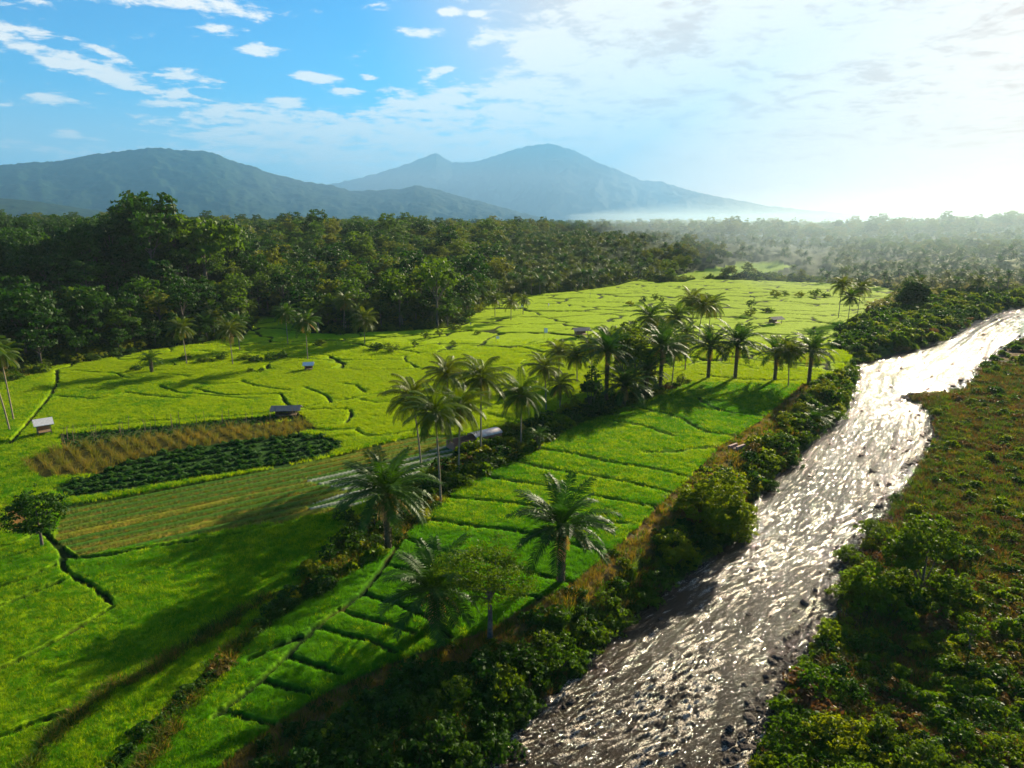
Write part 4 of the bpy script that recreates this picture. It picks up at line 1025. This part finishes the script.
# rice
rng = np.random.default_rng(5)
n = 230000
yy = 40 + 210 * rng.random(n) ** 1.15; xx = rng.uniform(-1, 1, n) * (yy * 0.80 + 8)
zz, _, cc, dd = terrain(xx, yy)
ncrop = ((cc == 6) | (cc == 7)) & (dd['bund'] < 0.3) & (dd['ms'] < 0.3)
for poly in (POND, STRIPES, CORN, CORN_B, VEG, MULCH): ncrop &= ~inpoly(dd['px'], dd['py'], poly)
kk = np.where(ncrop)[0]
kk = kk[rng.random(len(kk)) < 1 - sstep(190, 250, yy[kk])]
fsc = 1 + np.clip(yy[kk] - 60, 0, 200) / 75; kq = dd['bdist'][kk] > 0.33 * fsc - 0.1; kk = kk[kq]; fsc = fsc[kq]
lit_tone_p = np.clip(0.02 + (cc[kk] == 6) * (0.20 + 0.34 * sstep(-110, 10, xx[kk])) + np.where(cc[kk] == 7, 0.55, 0.85) * np.clip((yy[kk] - 75) / 120, 0, 1) + 0.3 * fbm(xx[kk] / 23, yy[kk] / 23, 3) + 0.45 * (dd['q2'][kk] - 0.5), 0, 1)  # more bright clumps far off and rightward: painted light, plus plot variation
scatter('rice_crop', np.stack([xx[kk], yy[kk], zz[kk] - 0.2], -1), rng.uniform(0, 6.28, len(kk)), np.stack([fsc, fsc, 0.8 + 0.25 * fsc], -1) * rng.uniform(0.75, 1.2, len(kk))[:, None], np.where(rng.random(len(kk)) < lit_tone_p, 2, 0) + rng.integers(0, 2, len(kk)), rice_t, 'young green rice standing in the paddies')
print('rice', len(kk))
kk = np.where(((cc == 6) | (cc == 7)) & (dd['ms'] > 0.4))[0]
nw = 60000
y3 = 45 + 170 * rng.random(nw); x3 = rng.uniform(-0.9, 0.9, nw) * y3; z3, _, c3, d3 = terrain(x3, y3)
k3 = np.where(((c3 == 2) | (c3 == 4) | (c3 == 5) | (d3['mp'] > 0.2)) & (d3['dRiv'] > 1.5))[0]
P3 = np.concatenate([np.stack([xx[kk], yy[kk], zz[kk]], -1), np.stack([x3[k3], y3[k3], z3[k3]], -1)])
pathk = np.concatenate([np.zeros(len(kk), bool), (d3['mp'][k3] > 0.15) & (rng.random(len(k3)) < 0.75)])
scatter('grass', P3, rng.uniform(0, 6.28, len(P3)), rng.uniform(0.5, 1.3, len(P3)) * (1 + P3[:, 1] / 250) * np.where(pathk, 0.7, 1), np.where(pathk, 0, np.where((P3[:, 2] < -1.2) & (rng.random(len(P3)) < 0.75), rng.choice([1, 2, 3, 3], len(P3)), rng.integers(0, 3, len(P3)))), weed_t, 'rough dry grass on the banks between paddies')
# undergrowth: both banks, belt, riverside scrub
n = 90000
y4 = 40 + 460 * rng.random(n) ** 1.3; x4 = rng.uniform(-0.75, 1.0, n) * (y4 * 0.9 + 10)
z4, _, c4, d4 = terrain(x4, y4)
dens = np.select([c4 == 5, c4 == 4, c4 == 2, c4 == 3], [np.where(y4 < 60, 0.85, 0.5), np.where(y4 < 74, 0.8, np.where(d4['dRiv'] < 6, 0.5, 0.22)), 0.9, 1.0], 0.0) * (d4['dRiv'] > 1.2)
dens *= np.where((c4 == 5), 0.35 + 0.65 * sstep(-0.25, 0.35, fbm(x4 / 9, y4 / 9, 3) + 0.5 * sstep(85, 50, y4)), 1) * np.where(d4['mp'] > 0.15, 0.06, 1)
k4 = np.where(rng.random(n) < dens)[0]
kindi = np.where(rng.random(len(k4)) < 0.4 * d4['red'][k4] * (c4[k4] == 5) + 0.03, 3, rng.choice([0, 1, 2], len(k4), p=[0.45, 0.3, 0.25]))
kindi = np.where((c4[k4] == 3) & (rng.random(len(k4)) < 0.65), 4, kindi)
kindi = np.where((c4[k4] == 4) & (y4[k4] < 75) & (kindi != 3), 1, kindi)  # dark clumps: vignette shading put into the leaf colour of the near left bank
s4 = np.clip(rng.lognormal(-0.12, 0.42, len(k4)), 0.3, 2.2) * np.where((c4[k4] == 5) & (y4[k4] > 80), 0.75, 1.2) * np.clip(0.6 + y4[k4] / 150, 0.7, 2.6)
scatter('undergrowth', np.stack([x4[k4], y4[k4], z4[k4] - 0.1], -1), rng.uniform(0, 6.28, len(k4)), s4, kindi, bush_s, 'low tangled scrub on the river banks')
print('undergrowth', len(k4), 'grass', len(P3))

# riverside scrub: larger pale bushes beyond the bend (countable ones)
rs = np.where((c4 == 3) & (d4['dRiv'] > 4) & (rng.random(n) < 0.5))[0][:150]
for k in rs:
    shrub_thing(x4[k], y4[k], z4[k], random.randrange(4), random.choice(['scrub_pale', 'shrub_yellow', 'shrub', 'scrub_pale', 'scrub_pale', 'shrub_dark']), random.uniform(0.8, 1.9), 'bushy shrub in the pale riverside scrub beyond the river bend', 'shrubs of the riverside scrub')

n = 26000
y6 = rng.uniform(150, 520, n); x6 = rng.uniform(-0.85, 0.45, n) * y6
z6, _, c6, d6 = terrain(x6, y6)
k6 = np.where((c6 == 0) & (d6['dF'] < 28) & (d6['dF'] > 0.5) & (rng.random(n) < 0.9))[0]
fol_src = [next(o for o in bpy.data.objects if o.data is FOL[m][j]) for m, j in (('shrub', 0), ('shrub_dark', 1), ('shrub', 2), ('shrub_dark', 3), ('shrub_yellow', 1))]
scatter('forest_undergrowth', np.stack([x6[k6], y6[k6], z6[k6]], -1), rng.uniform(0, 6.28, len(k6)), rng.uniform(0.6, 1.7, len(k6)) * np.clip(0.6 + d6['dF'][k6] / 20, 0.6, 1.5), rng.integers(0, 5, len(k6)), fol_src, 'undergrowth filling the foot of the forest edge')

# ------------------------------------------------------------------ crops on the plots at the left
def plant_rows(poly, ang_pts, row_gap, step, seed, jitter=0.12):
    a = np.array(gp(*ang_pts[0])); b = np.array(gp(*ang_pts[1])); u = (b - a) / np.linalg.norm(b - a); v = np.array([-u[1], u[0]])
    rng = np.random.default_rng(seed)
    S, T = np.meshgrid(np.arange(-80, 140, step), np.arange(-69, 69, row_gap)); n = S.size
    P = a + (S.ravel() + rng.normal(0, jitter, n))[:, None] * u + (T.ravel() + rng.normal(0, jitter, n))[:, None] * v
    px, py = proj(P[:, 0], P[:, 1]); k = inpoly(px, py, poly); P = P[k]
    z, _, _, _ = terrain(P[:, 0], P[:, 1]); return np.column_stack([P, z]), rng
corn_me = tuft_mesh(640, 16, 1.9, 0.40, 0.045, 0.6)
cx0, cy0 = gp(62, 458)
corn_s = [stuff_source('corn_clump', corn_me, M['corn'], (cx0, cy0, 0), 'dry corn stalks')]
P, rg = plant_rows(CORN, ((62, 449), (85, 472)), 2.5, 0.5, 71, 0.28)
P = P[rg.random(len(P)) < 0.85]
scatter('dry_corn', P, rg.uniform(0, 6.28, len(P)), rg.uniform(0.35, 1.15, len(P)), np.zeros(len(P)), corn_s, 'rows of dry orange corn stalks')
veg_s = [stuff_source('vegetable_clump', low_bush(650, 0.12, 0.55, 0.9), M['veg'], (gp(150, 480)[0], gp(150, 480)[1], 0), 'leafy vegetable plant')]
P, rg = plant_rows(VEG, ((95, 485), (280, 458)), 3.0, 0.6, 72, 0.2)
P = P[rg.random(len(P)) < 0.85]
scatter('vegetable_rows', P, rg.uniform(0, 6.28, len(P)), rg.uniform(0.5, 1.35, len(P)), np.zeros(len(P)), veg_s, 'dense dark green vegetable rows')
P, rg = plant_rows(CORN_B, ((95, 440), (280, 424)), 1.6, 1.2, 73)
scatter('bean_rows', P, rg.uniform(0, 6.28, len(P)), rg.uniform(0.4, 0.9, len(P)), np.zeros(len(P)), veg_s, 'climbing bean rows on thin poles')
pole = MB(); pole.box((0, 0, 1.4), (0.06, 0.06, 2.8)); 
pole_s = [stuff_source('bean_pole', pole.mesh('bean_pole'), M['wood'], (P[5][0], P[5][1], 0), 'thin wooden bean pole')]
P2 = P[::4]
scatter('bean_poles', P2, rg.uniform(0, 6.28, len(P2)), rg.uniform(0.8, 1.2, len(P2)), np.zeros(len(P2)), pole_s, 'thin pale bean poles standing in rows', tilt=rg.normal(0, 0.05, len(P2)))
P, rg = plant_rows(STRIPES, ((60, 540), (430, 460)), 2.3, 0.5, 74)
qx, qy = proj(P[:, 0], P[:, 1]); P = P[~inpoly(qx, qy, MULCH)]
scatter('seedling_rows', P, rg.uniform(0, 6.28, len(P)), rg.uniform(0.35, 0.8, len(P)), np.where(rg.random(len(P)) < 0.2, 0, 2), weed_t, 'low vegetable seedlings in long beds')

# ------------------------------------------------------------------ huts, roofs and small field things
def hut(px, py, size, roofm, label, rz=0.3, wall=True, roof='pitched'):
    x, y = gp(px, py); z = zat(x, y); root = empty('field_hut', (x, y, z), rz, label, 'hut')
    w, d, h = size
    for sx in (-1, 1):
        for sy in (-1, 1):
            mb = MB(); mb.box((sx * w * 0.42, sy * d * 0.42, h * 0.5), (0.14, 0.14, h)); link('post', mb.mesh('post'), M['wood'], root)
    mb = MB(); mb.box((0, 0, h * 0.28), (w * 0.86, d * 0.86, 0.12)); link('floor', mb.mesh('floor'), M['wood'], root)
    if wall:
        mb = MB(); mb.box((0, d * 0.40, h * 0.62), (w * 0.8, 0.06, h * 0.6)); mb.box((-w * 0.40, 0, h * 0.62), (0.06, d * 0.72, h * 0.6)); link('wall', mb.mesh('wall'), M['wood'], root)
    mb = MB(); rh = h * 0.45; W2, D2 = w * 0.65, d * 0.65
    mb.add([(-W2, -D2, h - 0.05), (W2, -D2, h - 0.05), (W2, 0, h + rh), (-W2, 0, h + rh), (-W2, D2, h - 0.05), (W2, D2, h - 0.05),
            (-W2, -D2, h + 0.05), (W2, -D2, h + 0.05), (W2, 0, h + rh + 0.12), (-W2, 0, h + rh + 0.12), (-W2, D2, h + 0.05), (W2, D2, h + 0.05)],
           [(0, 1, 2, 3), (3, 2, 5, 4), (9, 8, 7, 6), (10, 11, 8, 9), (0, 6, 7, 1), (4, 5, 11, 10), (0, 3, 9, 6), (3, 4, 10, 9), (1, 7, 8, 2), (2, 8, 11, 5)])
    link('roof', mb.mesh('roof'), roofm, root); return root
hut(45, 436, (2.6, 2.6, 2.2), M['tin'], 'small hut with a tilted white tin roof near the leftmost coconut palms', 0.7)
hut(287, 416, (5.0, 2.6, 1.6), M['thatch'], 'low hut with a striped weathered roof beside the orange corn plot', 0.1)
hut(581, 338, (5, 3.4, 2.0), M['thatch'], 'dark field shelter alone in the terraced paddies behind the belt', 0.2)
hut(775, 325, (5, 3.4, 2.0), M['thatch'], 'dark field shelter alone in the far bright paddies near the river', 0.4)
hut(309, 372, (2.4, 2.0, 1.6), M['tin'], 'tiny white-roofed shelter beside garden bushes left of the middle paddies', 0.2)
# long barrel roof between the palms
x, y = gp(485, 441); root = empty('shed', (x, y, 0), R(38), 'long low shed with a pale rounded tin roof between the palm trunks', 'shed')
mb = MB(); V_ = []; Q_ = []; nn = 10
for i, xx_ in enumerate((-3.2, 3.2)):
    for k in range(nn + 1):
        a = pi * k / nn; V_.append((xx_, 1.5 * cos(a), 1.5 + 0.7 * sin(a)))
for k in range(nn): Q_.append((k, k + 1, nn + 2 + k, nn + 1 + k))
mb.add(V_, Q_); link('roof', mb.mesh('roof', True), M['tin_rust'], root)
mb = MB(); mb.box((-2.5, -1.35, 0.75), (11.2, 0.12, 1.5)); mb.box((-2.5, 1.35, 0.75), (11.2, 0.12, 1.5)); mb.box((-8.1, 0, 0.75), (0.12, 2.58, 1.5)); mb.box((3.1, 0, 0.75), (0.12, 2.58, 1.5)); link('wall', mb.mesh('wall'), M['brick'], root)
# masonry weir at the corner of the strip
x, y = gp(737, 449); root = empty('weir', (x, y, zat(x, y)), R(40), 'reddish stone water outlet where the rice strip meets the river bank', 'weir')
mb = MB(); mb.box((0, -0.7, 0.5), (2.6, 0.45, 0.9)); link('side_wall', mb.mesh('side_wall'), M['rock_red'], root)
mb = MB(); mb.box((0, 0.9, 0.4), (2.6, 0.45, 0.7)); link('side_wall', mb.mesh('side_wall'), M['rock_red'], root)
mb = MB(); mb.box((0.3, 0.1, 0.1), (2.2, 1.1, 0.4)); link('channel', mb.mesh('channel'), M['rock_red'], root)
# white scarecrow flags
for i, (px, py, hh) in enumerate([(544, 340, 4.0), (496, 343, 2.0), (521, 312, 3.0), (548, 311, 2.5), (590, 300, 3.0), (471, 330, 2.0)]):
    x, y = gp(px, py); z = zat(x, y)
    root = empty('scare_flag', (x, y, z), 0.4 * i, ['tall white bird-scaring flag in the terraced paddies', 'short white flag in the paddies left of the tall one', 'thin white flag near the pair of edge palms', 'white flag in the paddies behind the tall one', 'far white flag in the paddies toward the plantation', 'small white flag in the paddies close to the forest edge'][i], 'flag')
    mb = MB(); mb.box((0, 0, hh / 2), (0.1, 0.1, hh)); link('pole', mb.mesh('pole'), M['wood'], root)
    mb = MB(); n_ = 5
    Vf = [(0.05 + 0.25 * k, 0.08 * sin(k * 1.3), hh - (0 if j == 0 else hh * 0.45)) for k in range(n_) for j in (0, 1)]
    mb.add(Vf, [(2 * k, 2 * k + 1, 2 * k + 3, 2 * k + 2) for k in range(n_ - 1)]); fl = link('flag', mb.mesh('flag'), M['cloth'], root); fl.scale = (1.2, 1.2, 1)

# ------------------------------------------------------------------ boulders
def rock_mesh(seed):
    import bmesh
    bm = bmesh.new(); bmesh.ops.create_icosphere(bm, subdivisions=3, radius=1)
    rg = np.random.default_rng(seed); s = rg.uniform(0.6, 1.2, 3); s[2] *= 0.6; off = rg.uniform(0, 50)
    for v in bm.verts:
        p = np.array(v.co); d = 1 + 0.28 * float(fbm(np.array([p[0] * 1.2 + off]), np.array([p[1] * 1.2 + p[2] * 1.7]), 3)[0]); v.co = p * d * s
    me = bpy.data.meshes.new('boulder'); bm.to_mesh(me); bm.free(); me.materials.append(M['rock']); return me
ROCKS = [rock_mesh(i) for i in range(5)]
rv = np.random.default_rng(77); n = 9000
tt = rv.random(n) ** 0.7
Lp = np.array([(a, b) for a, b in rivR]); 
cnt = 0
cand_y = 45 + 330 * rv.random(n) ** 1.6; cand_x = cand_y * rv.uniform(-0.1, 0.95, n)
z_, _, c_, d_ = terrain(cand_x, cand_y)
dR_only = dist_poly(cand_x, cand_y, rivR); dL_only = dist_poly(cand_x, cand_y, rivL)
edge_r = (dR_only < 2.8) & ((c_ == 9) | (c_ == 5)); edge_l = (dL_only < 1.2) & (c_ == 9); midr = (c_ == 9) & (rv.random(n) < 0.10)
nb = [0, 0, 0]
for k in range(n):
    px, py = proj(float(cand_x[k]), float(cand_y[k]), RIVER_Z)
    if not (0 < px < 1024 and 290 < py < 800): continue
    if edge_r[k] and nb[0] < 190: t, lb, g, s = 0, 'dark wet boulder along the right edge of the river', 'boulders at the right edge of the river', rv.uniform(0.22, 0.62)
    elif edge_l[k] and nb[1] < 35: t, lb, g, s = 1, 'dark boulder at the foot of the left river bank', 'boulders at the foot of the left bank', rv.uniform(0.2, 0.45)
    elif midr[k] and nb[2] < 120: t, lb, g, s = 2, 'dark rock breaking the bright water in the middle of the river', 'rocks in the middle of the river', rv.uniform(0.18, 0.5)
    else: continue
    nb[t] += 1; s *= 1 + max(0, cand_y[k] - 120) / 220
    o = link('boulder', ROCKS[k % 5], None, None, (cand_x[k], cand_y[k], max(float(z_[k]), RIVER_Z - 0.1) + 0.05 * s)); o.rotation_euler = (0, 0, rv.uniform(0, 6.28)); o.scale = (s, s, s)
    tag(o, lb, 'boulder', g)
print('rocks', nb)
# pebbly margin as countless stones
kz = np.where(((dR_only < 4.5) & (c_ == 5)))[0]
n = 60000; y5 = 45 + 300 * rv.random(n) ** 1.4; x5 = y5 * rv.uniform(-0.1, 0.95, n); dr5 = dist_poly(x5, y5, rivR, 14); z5, _, c5, d5 = terrain(x5, y5)
k5 = np.where((c5 == 5) & (rv.random(n) < np.where(dr5 < 4.5, 1.0, 0.02)) | ((c5 == 9) & (dr5 < 1.5)))[0]
rock_src = [next(o for o in bpy.data.objects if o.data is m) for m in ROCKS[:4]]
scatter('gravel', np.stack([x5[k5], y5[k5], np.maximum(z5[k5], RIVER_Z - 0.05)], -1), rv.uniform(0, 6.28, len(k5)), rv.uniform(0.07, 0.3, len(k5)), rv.integers(0, 4, len(k5)), rock_src, 'loose stones along the water margin')

# ------------------------------------------------------------------ air
def volume_box(name, lo, hi, dens, col, aniso):
    mb = MB(); c = [(a + b) / 2 for a, b in zip(lo, hi)]; d = [b - a for a, b in zip(lo, hi)]; mb.box(c, d)
    o = link(name, mb.mesh(name)); m, nt = new_mat(name); out = node(nt, 'ShaderNodeOutputMaterial'); v = node(nt, 'ShaderNodeVolumePrincipled')
    v.inputs['Density'].default_value = dens; v.inputs['Color'].default_value = (*col, 1); v.inputs['Anisotropy'].default_value = aniso
    nt.links.new(v.outputs[0], out.inputs['Volume']); o.data.materials.append(m); tag(o, kind='stuff'); return o
volume_box('haze', (-12500, -200, -7), (12500, 11800, 760), 0.5e-4, (0.66, 0.87, 1.0), 0.12)
volume_box('mist_and_added_haze', (150, 400, -3), (2700, 2100, 62), 5.6e-4, (0.66, 0.87, 1.0), 0.3)
volume_box('mist_and_added_haze', (-1100, 2600, -3.5), (5200, 9300, 380), 0.8e-4, (1.0, 0.93, 0.95), 0.15)
volume_box('mist_and_added_haze', (-11500, 1300, -4), (1150, 9650, 730), 2.2e-4, (0.08, 0.50, 1.0), 0.2)  # second haze box, added to turn the far mountains blue

# ------------------------------------------------------------------ sky, clouds, sun, camera
world = bpy.data.worlds.new('World'); bpy.context.scene.world = world; world.use_nodes = True
nt = world.node_tree; nt.nodes.clear(); L = nt.links.new
out = node(nt, 'ShaderNodeOutputWorld'); bg = node(nt, 'ShaderNodeBackground')
sky = node(nt, 'ShaderNodeTexSky', sky_type='NISHITA'); sky.sun_disc = False; sky.sun_elevation = SUN_EL; sky.sun_rotation = SUN_AZ; sky.air_density = 1.0; sky.dust_density = 0.6; sky.ozone_density = 2.0
tc = node(nt, 'ShaderNodeTexCoord'); sepx = node(nt, 'ShaderNodeSeparateXYZ'); L(tc.outputs['Generated'], sepx.inputs[0])
def mth(op, a, b=None, clamp=False):
    n = node(nt, 'ShaderNodeMath', operation=op); n.use_clamp = clamp
    for i, v in enumerate((a, b)):
        if v is None: continue
        if isinstance(v, (int, float)): n.inputs[i].default_value = v
        else: L(v, n.inputs[i])
    return n.outputs[0]
AZ = mth('ARCTAN2', sepx.outputs[0], sepx.outputs[1]); EL = mth('ARCSINE', sepx.outputs[2])
def blob(px, py, wx, wy, amp, rot=0.0):
    """soft patch of the cloud cover in azimuth/elevation"""
    a0, e0 = direc(px, py); sx = wx / F; sy = wy / F
    da = mth('SUBTRACT', AZ, a0); de = mth('SUBTRACT', EL, e0)
    c_, s_ = cos(rot), sin(rot)
    u = mth('ADD', mth('MULTIPLY', da, c_ / sx), mth('MULTIPLY', de, s_ / sx)); v = mth('ADD', mth('MULTIPLY', da, -s_ / sy), mth('MULTIPLY', de, c_ / sy))
    r2 = mth('ADD', mth('MULTIPLY', u, u), mth('MULTIPLY', v, v))
    return mth('MULTIPLY', mth('EXPONENT', mth('MULTIPLY', r2, -1.0)), amp)
blobs = [(448, 12, 10.08, 2.88, 0.8, 0), (475, 14, 7.2, 2.88, 0.8, 0), (440, 72, 14.4, 3.6, 0.8, 0.3), (370, 78, 10.08, 2.88, 0.8, 0), (120, 40, 17.28, 2.88, 0.6, 0.2), (255, 48, 15.84, 3.6, 0.8, 0), (60, 100, 15.84, 2.88, 0.7, 0), (150, 104, 10.08, 2.88, 0.6, 0), (105, 52, 21.6, 3.6, 0.8, -0.3), (540, 85, 18.72, 3.6, 0.8, 0.2), (400, 108, 28.8, 3.6, 0.7, 0.1), (470, 120, 21.6, 3.6, 0.8, 0.2), (880, 20, 330, 105, 1.1, 0.28), (700, 110, 190, 52, 0.85, 0.35), (620, 60, 130, 18, 0.45, 0.15), (1100, 60, 260, 110, 1, 0.1), (280, 130, 90, 17, 1.5, -0.12), (440, 128, 80, 22, 1.3, 0.1), (370, 152, 130, 17, 1.4, 0), (500, 145, 90, 22, 0.95, 0),
         (165, 1, 95, 9, 0.8, 0), (70, 62, 60, 6.5, 0.95, -0.3), (30, 31, 15.84, 2.88, 0.75, 0), (40, 153, 110, 11, 0.6, 0), (180, 75, 15.84, 5.04, 0.88, 0), (213, 85, 12.24, 5.04, 0.9, 0), (180, 92, 10.8, 4.32, 0.7, 0.2), (215, 27, 23.04, 4.32, 0.9, 0.1), (315, 76, 23.04, 5.76, 0.9, -0.1), (345, 91, 17.28, 3.6, 0.88, 0), (288, 102, 15.84, 3.6, 0.88, 0), (265, 53, 21.6, 4.32, 0.7, 0),
         (383, 7, 20.16, 5.76, 0.9, 0.1), (415, 32, 20.16, 5.76, 0.9, 0), (482, 40, 20.16, 5.04, 0.9, 0.1), (545, 37, 21.6, 5.76, 0.9, 0.1), (600, 40, 60, 10, 0.96, 0.1), (66, 132, 10.08, 3.6, 0.79, 0), (41, 95, 8.64, 2.88, 0.61, 0), (4, 106, 7.2, 2.88, 0.7, 0), (650, 8, 70, 12, 1.05, 0), (516, 102, 21.6, 5.76, 0.88, 0), (975, 130, 260, 14, 0.45, 0.1), (930, 185, 260, 16, 0.4, 0.05),
         (-300, 60, 160, 20, 0.7, 0.1), (-500, -60, 200, 30, 0.7, 0)]
tot = None
for b in blobs:
    o_ = blob(*b); tot = o_ if tot is None else mth('ADD', tot, o_)
# noise laid on a flat cloud deck
den = mth('ADD', sepx.outputs[2], 0.10); cu = mth('DIVIDE', sepx.outputs[0], den); cv = mth('DIVIDE', sepx.outputs[1], den)
comb = node(nt, 'ShaderNodeCombineXYZ'); L(cu, comb.inputs[0]); L(cv, comb.inputs[1])
def cnoise(scale, det, rough, dist=0.0):
    n = node(nt, 'ShaderNodeTexNoise'); n.inputs['Scale'].default_value = scale; n.inputs['Detail'].default_value = det; n.inputs['Roughness'].default_value = rough; n.inputs['Distortion'].default_value = dist
    L(comb.outputs[0], n.inputs['Vector']); return n.outputs['Fac']
nA = cnoise(2.6, 10, 0.66, 0.5); nB = cnoise(8.0, 8, 0.68, 0.3)
nmix = mth('ADD', mth('MULTIPLY', mth('SUBTRACT', nA, 0.5), 2.5), mth('MULTIPLY', mth('SUBTRACT', nB, 0.5), 2.0))
tot = mth('MINIMUM', tot, 0.80)
dens_ = mth('ADD', tot, nmix)
mr = node(nt, 'ShaderNodeMapRange', interpolation_type='SMOOTHSTEP'); mr.inputs[1].default_value = 0.36; mr.inputs[2].default_value = 0.86; L(dens_, mr.inputs[0])
# thin veil that thickens towards the sun
sd = node(nt, 'ShaderNodeVectorMath', operation='DOT_PRODUCT'); L(tc.outputs['Generated'], sd.inputs[0]); sd.inputs[1].default_value = (sin(SUN_AZ) * cos(SUN_EL), cos(SUN_AZ) * cos(SUN_EL), sin(SUN_EL))
veil = node(nt, 'ShaderNodeMapRange', interpolation_type='SMOOTHSTEP'); veil.inputs[1].default_value = 0.68; veil.inputs[2].default_value = 0.90; veil.inputs[3].default_value = 0.0; veil.inputs[4].default_value = 1.0; L(sd.outputs['Value'], veil.inputs[0])
# blue of the air
hs = node(nt, 'ShaderNodeMix', data_type='RGBA', blend_type='MULTIPLY'); hs.inputs[0].default_value = 1; L(sky.outputs[0], hs.inputs[6]); hs.inputs[7].default_value = (0.07, 0.66, 1.06, 1)
CL = 6.6
m1 = node(nt, 'ShaderNodeMix', data_type='RGBA'); L(veil.outputs[0], m1.inputs[0]); L(hs.outputs[2], m1.inputs[6]); m1.inputs[7].default_value = (CL * 0.80, CL * 0.71, CL * 0.67, 1)
m2 = node(nt, 'ShaderNodeMix', data_type='RGBA'); L(mr.outputs[0], m2.inputs[0]); L(m1.outputs[2], m2.inputs[6]); m2.inputs[7].default_value = (CL, CL * 0.97, CL * 0.93, 1)
hz = node(nt, 'ShaderNodeMapRange', interpolation_type='SMOOTHSTEP'); hz.inputs[1].default_value = 0.0; hz.inputs[2].default_value = 0.17; hz.inputs[3].default_value = 0.92; hz.inputs[4].default_value = 0.0; L(EL, hz.inputs[0])
m3 = node(nt, 'ShaderNodeMix', data_type='RGBA'); L(hz.outputs[0], m3.inputs[0]); L(m2.outputs[2], m3.inputs[6]); m3.inputs[7].default_value = (CL * 0.88, CL * 0.78, CL * 0.74, 1)
L(m3.outputs[2], bg.inputs[0]); bg.inputs[1].default_value = 0.06; L(bg.outputs[0], out.inputs[0])

sl = bpy.data.lights.new('sun', 'SUN'); sl.energy = 5.0; sl.angle = R(0.6); sl.color = (1.0, 0.88, 0.62)
so = bpy.data.objects.new('sun', sl); C.objects.link(so)
from mathutils import Vector
dvec = Vector((sin(SUN_AZ) * cos(SUN_EL), cos(SUN_AZ) * cos(SUN_EL), sin(SUN_EL)))
so.rotation_euler = dvec.to_track_quat('Z', 'Y').to_euler()

cam = bpy.data.cameras.new('camera'); co = bpy.data.objects.new('camera', cam); C.objects.link(co)
co.location = (0, 0, CH); co.rotation_euler = (pi / 2 - PITCH, 0, 0)
cam.sensor_width = 36; cam.lens = 36 * F / W; cam.clip_end = 40000; cam.clip_start = 0.5
sc_ = bpy.context.scene; sc_.camera = co
sc_.view_settings.view_transform = 'Standard'; sc_.view_settings.look = 'None'; sc_.view_settings.gamma = 1; sc_.view_settings.exposure = 1.42
sc_.cycles.use_denoising = True
sc_.cycles.max_bounces = 6; sc_.cycles.transmission_bounces = 4; sc_.cycles.diffuse_bounces = 3; sc_.cycles.glossy_bounces = 2; sc_.cycles.volume_bounces = 0
sc_.cycles.sample_clamp_indirect = 4
